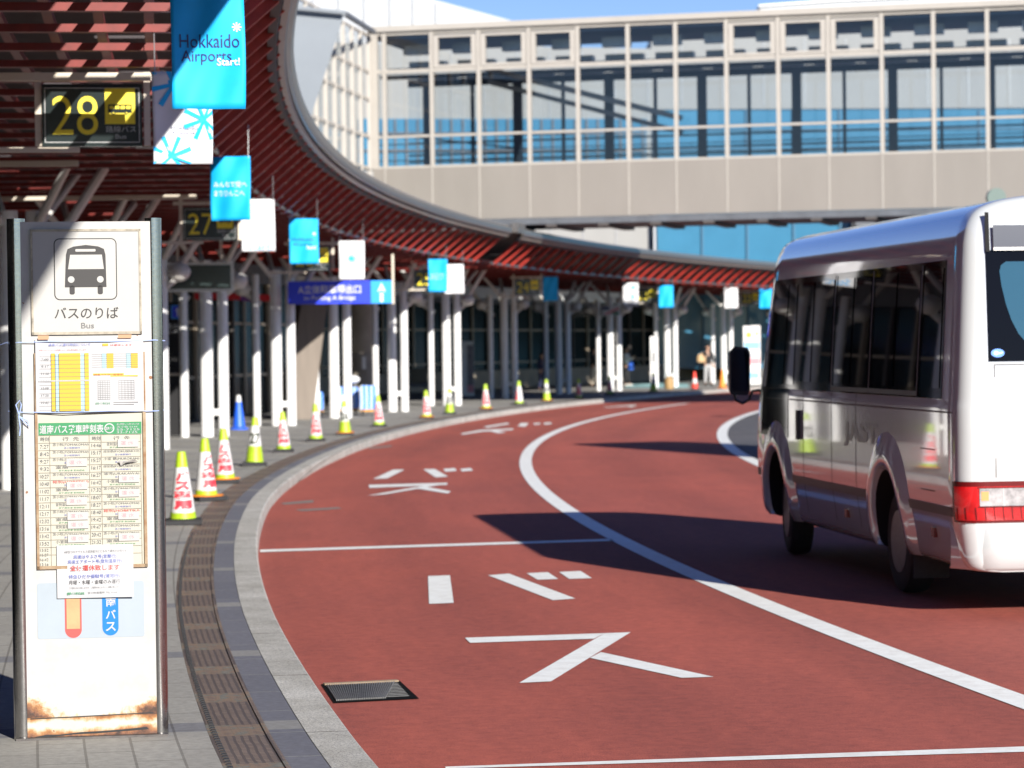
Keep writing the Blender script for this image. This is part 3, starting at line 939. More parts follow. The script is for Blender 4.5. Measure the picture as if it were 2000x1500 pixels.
fl = MB(); fl.box(((x0 + x1) / 2, DEP / 2 + .05, ZS - .16), (x1 - x0, DEP - .05, .2), M_bdark); fl.build('floor', bridge)
rf = MB(); rf.box(((x0 + x1) / 2, DEP / 2, ZT + .06), (x1 - x0 + .2, DEP + .3, .16), M_bframe)
rf.box(((x0 + x1) / 2, DEP / 2 + .05, ZT - .12), (x1 - x0, DEP - .1, .18), M_bceil)
rf.build('roof', bridge)
# front frame
for i, x in enumerate(mx_):
    m = MB(); m.box((x, 0, (ZT + ZS) / 2), (.105 if i != 0 else .3, .14, ZT - ZS), M_bframe); m.build('mullion', bridge)
for z, h in ((ZT - .06, .12), (ZU, .10), (ZL, .065), (ZS + .02, .08)):
    m = MB()
    for a, b in zip(mx_, mx_[1:]): m.box(((a + b) / 2, .003, z), (b - a - .11, .10, h), M_bframe)
    m.build('transom', bridge)
for i in (2, 3, 4, 8, 9, 10):
    sash = MB()
    a, b = mx_[i] + .067, mx_[i + 1] - .067
    for xx in (a + .07, b - .07): sash.box((xx, -.004, (ZT - .16 + ZU + .06) / 2), (.135, .13, ZT - ZU - .225), M_bframe)
    for zz in (ZT - .2, ZU + .1): sash.box(((a + b) / 2, -.004, zz), (b - a - .28, .13, .075), M_bframe)
    sash.build('opening_sash', bridge)
gl = MB()
gl.add([(x0, .03, ZS), (x1, .03, ZS), (x1, .03, ZT), (x0, .03, ZT)], [(0, 1, 2, 3)], M_glass)
gl.build('glazing', bridge)
gl = MB()
gl.add([(x0, DEP - .02, ZS), (x1, DEP - .02, ZS), (x1, DEP - .02, ZU), (x0, DEP - .02, ZU)], [(0, 1, 2, 3)], M_glass)
gl.build('rear_glazing', bridge)
bk = MB()  # beige frames coloured dark grey, backlit shade put into the colour
x = x0 + .6; i = 0
while x < x1:
    w = .26 if i % 2 == 0 else .08
    bk.box((x, DEP + .02, (ZU + ZS) / 2), (w, .16, ZU - ZS), M_bdark); x += 1.38; i += 1
for z, h in ((ZU - .02, .22), (ZL - .3, .05), (ZL + .05, .05), (ZS + .4, .05), (ZS + .1, .12)):
    bk.box(((x0 + x1) / 2, DEP + .03, z), (x1 - x0, .1, h), M_bdark)
bk.build('rear_frame', bridge)
lt = MB()
x = x0 + .5
while x < x1 - 1:
    lt.box((x + .5, 2.3, ZU + .35), (1.1, .35, .26), M_white)
    lt.box((x + .5, 1.2, ZU + .72), (.8, .3, .28), M_steel)
    lt.box((x + .55, 3.1, ZU + .1), (1.15, .12, .16), M_white)
    x += 1.47
lt.box(((x0 + x1) / 2, 1.6, ZU + .18), (x1 - x0, .16, .12), M_bdark)
lt.box(((x0 + x1) / 2, .9, ZU - .08), (x1 - x0, .4, .1), M_bdark)
lt.build('ceiling_fittings', bridge)
hr = MB()
hr.bar((x0, .5, ZS + .95), (x1, .5, ZS + .95), .07, .07, M_white)
for z in (.25, .5, .72): hr.bar((x0, .5, ZS + z), (x1, .5, ZS + z), .025, .025, M_bdark)
hr.build('handrail', bridge)
dg_ = MB()
dg_.bar((x0 + 2.5, 2.9, ZU + .3), (x0 + 8.4, 2.9, ZL + .5), .16, .16, M_strut)
dg_.bar((x0 + 2.6, 3.0, ZU - .1), (x0 + 8.4, 3.0, ZL + .1), .1, .14, M_bframe)
dg_.bar((x0 + .3, 2.6, ZL + .2), (x0 + 4.0, 2.6, ZS + .6), .05, .05, M_bdark)
dg_.build('stair_rail', bridge)

# stair lobby at the bridge's left end
M_glass2 = glassmat('lobby_glass', (.8, .84, .86), .012)
lob = empty('stair_lobby', P(735, 676, 84), 0, 'grey clad stair lobby with close mullions at the left end of the footbridge', 'building')
m = MB()
wa, wb = Vector((-3.98, 80.4, 0)), Vector((-5.35, 71.2, 0))
go = Vector((-.14, -.04, 0))
for k in range(9):
    q = wa.lerp(wb, k / 8)
    m.box((q.x, q.y, (ZT - .1 + 5.2) / 2), (.1, .12, ZT - .1 - 5.2), M_bframe)
for z in (ZT - .12, ZU, 8.9, ZL, ZS): m.bar((wa.x, wa.y, z), (wb.x, wb.y, z), .06, .09, M_bframe)
m.build('mullion_grid', lob, w=True)
m = MB(); m.add([(wa.x - .14, wa.y, 5.2), (wb.x - .14, wb.y, 5.2), (wb.x - .14, wb.y, ZT - .1), (wa.x - .14, wa.y, ZT - .1)], [(0, 1, 2, 3)], M_glass2); m.build('glazing', lob, w=True)
m = MB()
q = [P(540, 10, 70.4), P(674, 26, 70.4), P(671, 34, 70.4), P(604, 238, 70.4), P(540, 395, 70.4)]
m.add(list(q) + [p + Vector((-.3, 1.0, 0)) for p in q], [(4, 3, 2, 1, 0), (5, 6, 7, 8, 9), (0, 1, 6, 5), (1, 2, 7, 6), (2, 3, 8, 7), (3, 4, 9, 8), (4, 0, 5, 9)], M_greymetal)
m.build('slanted_wall', lob, w=True)
m = MB(); m.bar(P(674, 27, 70.6), P(731, 63, 80.2), .1, .12, M_bdark)
m.bar(P(545, 12, 70.2), P(674, 24, 70.2), .1, .08, M_greymetal); m.build('roof_edge', lob, w=True)

# ------------------------------------------------------------------ buildings behind
def ppoly(m, pts, d, th, mt):
    q = [P(x, y, d) for x, y in pts]
    n = len(q)
    b = [p + Vector((0, th, 0)) for p in q]
    m.add(q + b, [tuple(range(n))[::-1], tuple(range(n, 2 * n))] + [(i, (i + 1) % n, n + (i + 1) % n, n + i) for i in range(n)], mt)
D = 132
tb = empty('terminal_building', P(1300, 716, D), 0, 'pale panelled terminal wing with a blue glass wall, seen under and through the footbridge', 'building')
m = MB(); ppoly(m, [(480, 80), (1272, 95), (1272, 720), (480, 720)], D, 12, M_concrete); m.build('panel_wall', tb, w=True)
m = MB(); ppoly(m, [(1272, 70), (2600, 40), (2600, 208), (1272, 214)], D + .2, 12, M_concrete); m.build('upper_wall', tb, w=True)
m = MB(); ppoly(m, [(1283, 214), (2600, 208), (2600, 720), (1283, 720)], D + .3, 11, M_bluewall); m.build('glass_wall', tb, w=True)
m = MB(); ppoly(m, [(700, 232), (1262, 232), (1262, 330), (700, 330)], D - .12, .1, M_bluewall); m.build('window_band', tb, w=True)
m = MB()
for px in (1370, 1458, 1549, 1640, 1731, 1822, 1913, 2004, 2100): ppoly(m, [(px - 2, 214), (px + 2, 214), (px + 6, 720), (px + 2, 720)], D + .2, .1, M_bluejoint)
for py in (252, 290, 424): ppoly(m, [(1283, py), (2600, py - 6), (2600, py - 3), (1283, py + 3)], D + .21, .08, M_bluejoint)
for k in range(26): ppoly(m, [(704 + 22 * k, 233), (708 + 22 * k, 233), (709 + 22 * k, 329), (705 + 22 * k, 329)], D - .2, .08, M_bdark)
for py in (258, 292): ppoly(m, [(702, py), (1260, py), (1260, py + 4), (702, py + 4)], D - .21, .08, M_bdark)
m.build('wall_joint', tb, w=True)
m = MB(); ppoly(m, [(1272, 416), (1283, 416), (1287, 720), (1276, 720)], D - .3, .4, M_black); ppoly(m, [(1276, 416), (1280, 416), (1284, 720), (1280, 720)], D - .5, .2, M_wall_white); m.build('corner_post', tb, w=True)
m = MB()
for px in range(560, 1272, 64): m = MB(); ppoly(m, [(px, 100), (px + 2, 100), (px + 6, 720), (px + 4, 720)], D - .03, .02, M_steel); m.build('panel_seam', tb, w=True)
for px in range(1330, 2100, 80): m = MB(); ppoly(m, [(px, 76), (px + 2, 76), (px + 3, 206), (px + 1, 206)], D + .17, .02, M_steel); m.build('panel_seam', tb, w=True)

m = MB(); ppoly(m, [(1664, 414), (1785, 411), (1785, 440), (1664, 446)], D - .6, .6, M_black); ppoly(m, [(1671, 420), (1780, 417), (1780, 436), (1671, 441)], D - .7, .1, M_bdark); m.build('dark_sign_box', tb, w=True)

hb = empty('white_hall', P(700, 716, 185), 0, 'white clad hall with a sloping roofline rising behind the footbridge', 'building')
m = MB(); ppoly(m, [(400, -60), (815, -12), (850, 0), (1013, 44), (1060, 75), (1060, 720), (400, 720)], 185, 25, M_wall_white); m.build('wall', hb, w=True)
m = MB()
for px in (565, 610, 660, 710, 760, 805, 850): ppoly(m, [(px, -15 if px < 815 else 6), (px + 1.5, -15 if px < 815 else 6), (px + 3, 120), (px + 1.5, 120)], 184.9, .08, M_steel)
m.build('cladding_seam', hb, w=True)
hb2 = empty('white_roof_block', P(1800, 716, 190), 0, 'low white roof block just showing above the right half of the footbridge', 'building')
m = MB(); ppoly(m, [(1484, 20), (1484, 10), (1560, 5), (1640, 0), (2200, -22), (2200, 720), (1484, 720)], 190, 25, M_wall_white); m.build('wall', hb2, w=True)
m = MB(); ppoly(m, [(1482, 9), (1640, -2), (2200, -25), (2200, -21), (1640, 2), (1482, 13)], 189.8, 1, M_white); m.build('parapet', hb2, w=True)

# ------------------------------------------------------------------ terminal front behind the columns
M_lobby = mat('lobby_dark', (.006, .006, .007), .8)
M_stone = mat('stone_base', S(170, 158, 140), .8, var=(2, .15))
def facade(name, s0, s1, o, label, base=0.0, step=1.2):
    r = empty(name, A((s0 + s1) / 2, o, SW), 0, label, 'building front')
    strip('glazing', s0, s1, 1.2, [(o, SW + base), (o, 3.6)], M_glassdark, r)
    strip('header', s0, s1, 1.2, [(o - .12, 3.55), (o - .12, 5.4), (o + .3, 5.4), (o + .3, 3.55)], M_bdark, r, False, True)
    k = 0; s = s0 + .3
    while s < s1:
        a = A(s, o - .05, 0); w = .09 if k % 3 == 0 else .05
        m = MB(); m.box((a.x, a.y, (SW + base + 3.55) / 2), (w, .12, 3.55 - SW - base), M_edge if k % 2 else M_strutdk, Matrix.Rotation(-s / RK, 3, 'Z')); k += 1; s += step
        m.build('mullion', r, w=True)
    for z in (1.12, 2.45):
        strip('transom', s0, s1, 1.2, [(o - .04, z), (o - .04, z + .07), (o - .012, z + .07), (o - .012, z)], M_strutdk, r, False, True)
    if base:
        strip('base_wall', s0, s1, 1.2, [(o - .25, SW - .02), (o - .25, SW + base), (o + .1, SW + base), (o + .1, SW - .02)], M_stone, r, False, True)
    return r
M_strutdk = mat('mullion_bronze', S(165, 152, 134), .5, .3, var=(4, .1))
facade('glazed_building', -41, 34, 6.3, 'dark glazed terminal front with bronze frames behind the near columns')
facade('glazed_building', 34.2, 112, 11.6, 'dark glazed terminal front with stone base wall behind the far columns', .72, 1.5)
m = MB(); m.bar(A(34.1, 6.2, 2.75), A(34.1, 11.6, 2.75), .12, 5.3, M_bdark)
setprops(m.build('return_wall'), 'dark return wall where the terminal front steps back', 'wall')
m = MB()
n = 26
for k in range(n):
    s = 36 + k * 1.5
    m.bar(A(s, 7.6, 3.78), A(s + 1.5, 7.6, 3.78), .2, .42, M_white)
    m.bar(A(s + .2, 7.5, 3.5), A(s + .2, 7.5, 3.7), .12, .14, M_beige)
setprops(m.build('white_header_beam'), 'white beam with short brackets running behind the far columns', 'beam')

# leaning grey wall and round pillar
m = MB()
lw = [(553, 826), (611, 820), (640, 588), (590, 588)]
q = [P(x, y, 67.8) for x, y in lw]; q[0].z = q[1].z = SW
b = [p + Vector((-.3, 1.8, 0)) for p in q]
M_lean = mat('leaning_concrete', S(128, 118, 108), .7, var=(1.5, .15), aniso=(3, 3, .3))
m.add(q + b, [(0, 1, 2, 3), (7, 6, 5, 4), (0, 4, 5, 1), (1, 5, 6, 2), (2, 6, 7, 3), (3, 7, 4, 0)], M_lean)
setprops(m.build('leaning_wall'), 'grey leaning concrete wall between two column groups', 'wall')
pil = empty('round_pillar', Vector((P(709, 790, 76.5).x, 76.5, SW)), 0, 'stout round concrete pillar behind the blue covered carts', 'pillar')
M_pil = mat('pillar_concrete', S(150, 142, 130), .8, var=(1.2, .25))
m = MB(); m.lathe([(.37, 0), (.37, 1.55), (.365, 1.56), (.365, 1.6), (.37, 1.61), (.37, 3.1)], M_pil, 32); m.build('shaft', pil, True)
m = MB(); m.lathe([(.42, 3.1), (.42, 3.3)], M_pil, 32); m.build('collar', pil, True)
m = MB(); m.box((.06, -.375, 1.3), (.1, .02, .34), M_white); m.build('notice', pil)

# ------------------------------------------------------------------ signs and boards in the background
M_blue1 = mat('sign_blue', (.02, .05, .75), .35); M_blue2 = mat('sign_light_blue', (.03, .35, .9), .35)
M_redp = mat('print_red', (.75, .03, .04), .5); M_purple = mat('fascia_purple', (.25, .08, .35), .5)
p = P(664, 571, 62); r = empty('direction_sign', p, face_rot(p), 'long blue direction sign to the parking bridge with light blue arrow end', 'direction sign')
m = MB(); m.box((0, .05, 0), (2.28, .1, .5), M_blue1); m.build('panel', r)
m = MB(); m.rect(.68, -.25, 1.14, .25, M_blue2, 2)
m.text('A立体駐車場出口', -.92, -.03, .46, .165, M_whitecloth, 3, .015); m.text('to Parking A Bridge', -.8, -.19, .34, -.07, M_whitecloth, 3, .01)
m.poly([(.82, .0), (.915, .2), (1.01, .0), (.915, .045)], M_whitecloth, 3); m.text('1', .88, -.22, .95, -.02, M_whitecloth, 3, .04); m.build('print', r)
for x, h in ((1.17, 1.1), (-1.1, .7)):
    m = MB(); m.box((x, .03, h / 2 - .27), (.05, .05, h), M_beige); m.build('hanger', r)

p = P(390, 541, 52); r = empty('display_screen', p, face_rot(p), 'grey hanging display screen, switched off, right of the stop sign', 'screen')
m = MB(); m.box((0, .08, 0), (1.26, .16, .54), M_steel); m.build('casing', r)
M_screen = mat('screen_glass', (.03, .045, .045), .15)
m = MB(); m.rect(-.57, -.22, .57, .22, M_screen, 3); m.build('screen', r)
for x in (-.4, .4):
    m = MB(); m.box((x, .08, .6), (.05, .05, .7), M_beige); m.build('hanger', r)

p = G(310, 851, SW); r = empty('black_cabinet', p, face_rot(p), 'tall black cabinet with a small blue arrow sign, right behind the stop sign', 'cabinet')
m = MB(); m.box((-.1, .4, 1.33), (1.3, .8, 2.66), M_lobby); m.build('body', r)
m = MB(); m.rect(.28, 2.33, .55, 2.6, M_blue2, 4); m.rect(.3, 2.35, .53, 2.58, M_blue1, 5); m.poly([(.36, 2.48), (.415, 2.56), (.47, 2.48), (.435, 2.48), (.435, 2.38), (.395, 2.38), (.395, 2.48)], M_whitecloth, 6)
m.text('連絡出口', .0, 2.13, .58, 2.24, M_steel, 4); m.text('EXIT', .2, 2.04, .55, 2.10, M_steel, 4); m.build('print', r)
m = MB(); m.box((-.1, -.012, 1.22), (1.3, .03, .05), M_strutdk); m.build('rail', r)

m = MB()
for a, b, c in ((380, 400, M_redp), (400, 470, M_redp), (470, 506, M_purple), (506, 548, M_redp)):
    m.bar(P(a, 578 if a < 470 else 581, 64), P(b, 580 if a < 470 else 584, 64), .1, .15, c)
setprops(m.build('shop_fascia'), 'thin red and purple strip running behind the columns under sign 27', 'fascia strip')

def board(name, px0, px1, py0, py1, d, label, cat, draw, ground=True):
    w = (px1 - px0) / F * d; h = (py1 - py0) / F * d
    p = P((px0 + px1) / 2, py1, d)
    if ground: p.z = SW
    r = empty(name, p, face_rot(p), label, cat)
    m = MB(); m.box((0, .06, h / 2), (w, .12, h), M_white); m.build('panel', r)
    m = MB(); draw(m, w, h); m.build('print', r)
    return r
M_pic = mat('photo_print', (.05, .05, .07), .4, var=(9, .9), var_col=(.35, .3, .3)); M_pink = mat('print_pink', (.75, .3, .33), .5); M_orange = mat('print_orange', (.9, .4, .05), .5); M_lblue = mat('print_light_blue', (.25, .55, .85), .5)
def dr1(m, w, h):
    m.rect(.12 * w, .1 * h, .48 * w, .93 * h, M_pic, 2); m.rect(.12 * w, .06 * h, .48 * w, .2 * h, M_pink, 3)
board('photo_board', 892, 926, 655, 762, 97, 'white board with a dark column of photographs beside sunlit columns', 'display board', dr1)
def dr2(m, w, h):
    for k, c in enumerate((M_lblue, M_redp, M_lblue, M_orange, M_pink, M_lblue)): m.rect(-.45 * w, (.05 + .15 * k) * h, .45 * w, (.15 + .15 * k) * h, c, 2)
board('narrow_banner_stand', 981, 990, 640, 764, 101, 'narrow colourful banner stand between the shaded columns', 'banner stand', dr2)
def dr3(m, w, h): m.rect(-.3 * w, .75 * h, .3 * w, .95 * h, M_whitecloth, 2); m.rect(-.3 * w, .5 * h, .3 * w, .7 * h, M_steel, 2)
board('stop_post', 1271, 1284, 663, 764, 109, 'tall slim white board behind the cone by the low stone wall', 'stop board', dr3)
def dr4(m, w, h):
    m.disc(-.18 * w, .84 * h, .17 * w, M_orange, 2); m.disc(.3 * w, .86 * h, .1 * w, M_yellow, 2); m.rect(-.45 * w, .6 * h, .45 * w, .72 * h, M_lblue, 2)
    m.rect(-.45 * w, .34 * h, .45 * w, .45 * h, M_pink, 2); m.rect(-.4 * w, .1 * h, .4 * w, .2 * h, M_lblue, 2); m.rect(-.4 * w, .48 * h, .4 * w, .5 * h, M_navy, 2)
board('poster_board', 1453, 1486, 645, 760, 116, 'bright poster board with orange dot and blue bands behind the bus mirror', 'poster board', dr4)
def dr5(m, w, h): m.poly([(-.45 * w, .2 * h), (.4 * w, .85 * h), (.48 * w, .6 * h), (-.2 * w, .1 * h)], M_pink, 2); m.rect(-.48 * w, .6 * h, -.1 * w, .9 * h, M_navy, 2); m.rect(.1 * w, .1 * h, .45 * w, .4 * h, M_greenp, 2)
M_greenp = mat('print_green', (.03, .22, .1), .5)
board('hanging_poster', 1176, 1211, 597, 617, 104, 'small colourful poster panel hung high on a column', 'poster', dr5, False)
def dr6(m, w, h): m.text('のりば案内', -.4 * w, .3 * h, .4 * w, .7 * h, M_steel, 3); m.rect(-.5 * w, 0, .5 * w, h, M_signdark, 2)
board('hanging_sign', 1113, 1172, 598, 618, 106, 'small dark hanging sign left of the colourful poster panel', 'hanging sign', dr6, False)

# luggage carts under blue covers
M_tarp = bpy.data.materials.new('striped_tarp'); M_tarp.use_nodes = True
nt = M_tarp.node_tree; bs = nt.nodes['Principled BSDF']; tc = N(nt, 'ShaderNodeTexCoord'); wv = N(nt, 'ShaderNodeTexWave', Scale=2.6, Distortion=1.2)
rp = N(nt, 'ShaderNodeValToRGB'); rp.color_ramp.elements[0].position = .42; rp.color_ramp.elements[0].color = (.03, .2, .75, 1); rp.color_ramp.elements[1].position = .6; rp.color_ramp.elements[1].color = (.45, .6, .8, 1)
nt.links.new(tc.outputs['Object'], wv.inputs['Vector']); nt.links.new(wv.outputs['Fac'], rp.inputs[0]); nt.links.new(rp.outputs[0], bs.inputs['Base Color'])
def cart(px0, px1, py0, py1, d, lb, bag=False):
    w = (px1 - px0) / F * d; h = (py1 - py0) / F * d
    p = P((px0 + px1) / 2, py1, d); p.z = SW
    r = empty('covered_cart', p, face_rot(p), lb, 'cart', 'blue covered carts by the round pillar')
    m = MB()
    n = 8
    prof = [(-w / 2, .16), (-w / 2 * 1.02, h * .5), (-w / 2 * .97, h * .92), (-w * .42, h), (w * .42, h * .98), (w / 2 * .97, h * .9), (w / 2 * 1.03, h * .5), (w / 2, .16)]
    m.add([(x, -.3, z) for x, z in prof] + [(x, .4, z) for x, z in prof], [tuple(range(8)), tuple(range(15, 7, -1))] + [(i, 8 + i, 9 + i, i + 1) for i in range(7)], M_tarp)
    m.build('cover', r, True)
    for x in (-w * .35, w * .35):
        m = MB(); m.tube([(x - .02, -.28, .07), (x + .02, -.28, .07)], .07, M_rubber, 14); m.build('wheel', r)
    m = MB(); m.box((0, .05, .13), (w * .95, .62, .05), M_orange); m.build('deck', r)
cart(607, 632, 752, 800, 71, 'narrow blue covered cart left of the sunlit column')
cart(655, 702, 746, 801, 72, 'blue and white covered cart with a white sack on top')
cart(704, 738, 741, 800, 71, 'striped blue cart closest to the round pillar\'s right side')
p = P(688, 746, 72); m = MB(); m.ellipsoid((p.x, p.y, p.z + .06), (.2, .22, .11), M_whitecloth)
setprops(m.build('white_sack', None, True), 'white sack lying on a blue covered cart', 'sack')
p = P(815, 777, 93); p.z = SW; r = empty('luggage_trolley', p, 0, 'dark luggage trolley parked in the shade in front of the green glass', 'trolley')
m = MB(); m.box((0, 0, .45), (.75, .9, .12), M_bdark); m.box((0, .3, .75), (.7, .08, .5), M_screen); m.build('frame', r)
for x in (-.28, .28):
    m = MB(); m.tube([(x - .04, -.3, .17), (x + .04, -.3, .17)], .17, M_rubber, 16); m.build('wheel', r)

# pale blue painted walkway at the far crossing
pt = MB()
q = [G(x, y, SW) for x, y in [(1225, 750), (1290, 746), (1345, 750), (1345, 757), (1220, 758)]]
pt.add([(a.x, a.y, SW + .004) for a in reversed(q)], [(0, 1, 2, 3, 4)], mat('pale_blue_paint', (.35, .6, .62), .7))
setprops(pt.build('painted_walkway'), kind='structure')
# tan bag
p = G(1307, 761, SW); r = empty('tan_bag', p, 0, 'tan bag standing at the foot of a column by the far kerb', 'bag')
m = MB(); m.lathe([(.02, 0), (.17, .02), (.19, .25), (.15, .42), (.06, .5)], mat('tan_leather', (.35, .22, .09), .6, var=(8, .2)), 16); m.build('body', r, True)
m = MB(); m.tube([(-.08, 0, .45), (-.05, 0, .62), (.05, 0, .62), (.08, 0, .45)], .02, M_black, 8); m.build('handle', r, True)
# street lamp whose round head shows above the bus
p = Vector((P(1945, 383, 60).x, 60, 0)); r = empty('street_lamp', p, 0, 'lamp post with a round grey-green head just above the bus roof', 'street lamp')
hz = P(1945, 386, 60).z
m = MB(); m.tube([(0, .2, 0), (0, .2, hz)], [.1, .06], M_steel, 14); m.build('pole', r, True)
m = MB(); m.tube([(0, .1, hz), (0, -.12, hz)], [.2, .2], mat('lamp_green', (.12, .17, .15), .4), 28); m.build('lamp_head', r, True, sharp=40)
# ------------------------------------------------------------------ traffic cones
M_cgreen = mat('cone_green', (.36, .52, .02), .45, var=(6, .2)); M_cwhite = mat('cone_white', (.62, .62, .61), .45, var=(9, .14))
M_corange = mat('cone_orange', (.85, .26, .02), .5); M_cred = mat('cone_red', (.8, .045, .02), .45, var=(6, .1)); M_cblue = mat('cone_blue', (.02, .12, .75), .4)
M_cprint = mat('cone_print', (.85, .04, .06), .5); M_cdark = mat('cone_number', (.06, .07, .05), .5)
def cone_r(z): return .128 - .085 * (z - .06) / .63
def cone(px, py, top, kind, lb, base='k', txt=None, tw=0.0):
    p = G(px, py, SW)
    h = (py - top) / F * p.y
    k = min(1.12, max(.9, h / .72))
    r = empty('traffic_cone', p, face_rot(p, tw), lb, 'traffic cone', 'traffic cones along the kerb')
    r.scale = (k, k, k)
    rr_ = random.Random(int(px)); r.rotation_euler = (rr_.uniform(-.025, .025), rr_.uniform(-.03, .03), r.rotation_euler[2])
    m = MB()
    m.lathe([(.20, 0), (.205, .012), (.205, .04), (.19, .052), (.13, .056)] if kind not in 'ob' else [(.19, 0), (.19, .025), (.135, .05)], M_rubber if kind not in 'ob' else (M_corange if kind == 'o' else M_cblue), 4 if kind != 'b' else 24)
    if kind not in 'ob':
        m.v = [(x * cos(pi / 4) * 1.25 - y * sin(pi / 4) * 1.25, x * sin(pi / 4) * 1.25 + y * cos(pi / 4) * 1.25, z) for x, y, z in m.v]
    m.build('base', r)
    if base == 'o':
        m = MB(); m.lathe([(.19, .052), (.195, .056), (.195, .066), (.13, .072)], M_corange, 28); m.build('weight_ring', r, True)
    z = lambda f: .06 + .63 * f
    if kind == 't': bands = [(0, .10, M_cgreen), (.10, .78, M_cwhite), (.78, 1, M_cgreen)]
    elif kind == 'n': bands = [(0, .36, M_cgreen), (.36, .82, M_cwhite), (.82, 1, M_cgreen)]
    elif kind == 'r': bands = [(0, .3, M_cred), (.3, .6, M_cwhite), (.6, 1, M_cred)]
    elif kind == 'o': bands = [(0, 1, M_corange)]
    else: bands = [(0, .8, M_cblue), (.8, 1, M_cwhite)]
    prof, ms = [], []
    for a, b, c in bands:
        prof += [(cone_r(z(a)), z(a)), (cone_r(z(b)) + (.0), z(b))]; ms += [c, c]
    prof += [(.038, z(1) + .012), (.0001, z(1) + .014)]; ms += [bands[-1][2]] * 2
    m = MB(); m.lathe(prof, M_cgreen, 36, mats=ms); m.build('body', r, True)
    def wrap(v):
        R = cone_r(v.z) - v.y
        a = v.x / max(R, .03)
        return Vector((R * sin(a), -R * cos(a), v.z))
    if txt and kind == 't':
        m = MB()
        y = z(.72); hh = (z(.72) - z(.14)) / len(txt)
        for c in txt:
            w = cone_r(y - hh / 2) * 1.15
            m.text(c, -w / 1.25, y - hh * .98, w / 1.25, y - hh * .02, M_cprint, 2, .085)
            y -= hh
        m.build('sticker', r, False, wrap, slices=[-.12 + .015 * q for q in range(17)])
    elif txt:
        m = MB(); m.text(txt, -.085, z(.40), .085, z(.66), M_cdark, 2, .05); m.build('sticker', r, False, wrap, slices=[-.12 + .015 * q for q in range(17)])
    if kind == 't' :
        m = MB(); w = .16
        m.rect(-.11, z(.09), .11, z(.765), M_cwhite, .6, 24); m.build('sleeve', r, True, wrap)
T = 'バス専用'
cone(358, 1024, 878, 't', 'lime and white cone with red lettering on a black base, closest to the stop sign', 'k', T)
cone(403, 978, 853, 't', 'red-lettered cone on an orange base, second along from the stop sign', 'o', T, .5)
cone(440, 944, 834, 't', 'red-lettered cone with orange base ring just before the number 27 cone', 'o', T)
cone(497, 910, 812, 'n', 'lime and white cone marked 27 on a black base', 'k', '27')
cone(554, 883, 802, 't', 'red-lettered cone on a black base just beyond the number 27 cone', 'k', T)
cone(617, 862, 787, 't', 'red-lettered cone on a black base just before the number 26 cone', 'k', T)
cone(674, 850, 781, 'n', 'lime and white cone marked 26 on an orange base', 'o', '26')
cone(740, 834, 770, 't', 'red-lettered black-based cone just beyond the number 26 cone', 'k', T)
cone(833, 818, 761, 't', 'red-lettered cone on an orange base before the number 25 cone', 'o', T)
cone(878, 809, 757, 'n', 'lime and white cone marked 25 on a black base before white columns', 'k', '25')
cone(949, 801, 749, 't', 'red-lettered cone on an orange base just beyond the number 25 cone', 'o', T)
cone(1014, 791, 743, 't', 'whitish cone with little red lettering showing, before the number 24 cone', 'k', T, -1.1)
cone(1068, 785, 740, 'n', 'lime and white cone marked 24 on an orange base', 'o', '24')
cone(1130, 779, 742, 't', 'small shaded pinkish cone just beyond the number 24 cone', 'k', T)
cone(1191, 771, 736, 't', 'small shaded lettered cone beside a white column in the footbridge shadow', 'k', T)
cone(1276, 766, 727, 'n', 'lime and white cone marked 23 at the foot of the slim white board', 'k', '23')
cone(1357, 761, 725, 'r', 'red cone with a white band by the far kerb', 'k')
cone(1411, 758, 721, 'o', 'plain orange cone near the bus mirror by the far kerb', 'k')
cone(467, 839, 770, 'b', 'blue cone with white tip standing between two column groups')

# ------------------------------------------------------------------ bus stop sign
base = G(180.5, 1441, SW)
stop = empty('bus_stop_sign', base, face_rot(base), 'tall weathered white bus stop board with steel side posts, timetables and rusty foot', 'bus stop sign')
SC = 443.0
def sg(px, py): return ((px - 167.5 - .0129 * (py - 430)) / SC, (1441 - py) / SC)
def srect(m, x0, y0, x1, y1, mt, layer):
    a = sg(x0, y1); b = sg(x1, y0)
    sk = .0129 * 0
    m.rect(a[0], a[1], b[0] + .0129 * 0 + ((y1 - y0) * 0), b[1], mt, layer)
def R_(m, x0, y0, x1, y1, mt, layer):   # rectangle from its picture corners, squared up about its centre
    cy = (y0 + y1) / 2
    a = sg(x0, cy)[0]; b = sg(x1, cy)[0]
    m.rect(a, (1441 - y1) / SC, b, (1441 - y0) / SC, mt, layer)
def T_(m, s, x0, y0, x1, y1, mt, layer, bold=0.0, fit=False):
    cy = (y0 + y1) / 2
    m.text(s, sg(x0, cy)[0], (1441 - y1) / SC, sg(x1, cy)[0], (1441 - y0) / SC, mt, layer, bold, fit)

# rusty painted panel
M_spanel = bpy.data.materials.new('rusty_white_panel'); M_spanel.use_nodes = True
nt = M_spanel.node_tree; bs = nt.nodes['Principled BSDF']
tc = N(nt, 'ShaderNodeTexCoord'); sx = N(nt, 'ShaderNodeSeparateXYZ'); nt.links.new(tc.outputs['Object'], sx.inputs[0])
n1 = N(nt, 'ShaderNodeTexNoise', Scale=7.0, Detail=8.0, Roughness=.7); n2 = N(nt, 'ShaderNodeTexNoise', Scale=30.0, Detail=6.0, Roughness=.7); n3 = N(nt, 'ShaderNodeTexNoise', Scale=16.0, Detail=2.0)
for n in (n1, n2, n3): nt.links.new(tc.outputs['Object'], n.inputs['Vector'])
def M2(op, a, b, clamp=False):
    n = N(nt, 'ShaderNodeMath', operation=op); n.use_clamp = clamp
    for i, v in ((0, a), (1, b)):
        if isinstance(v, (int, float)): n.inputs[i].default_value = v
        else: nt.links.new(v, n.inputs[i])
    return n.outputs[0]
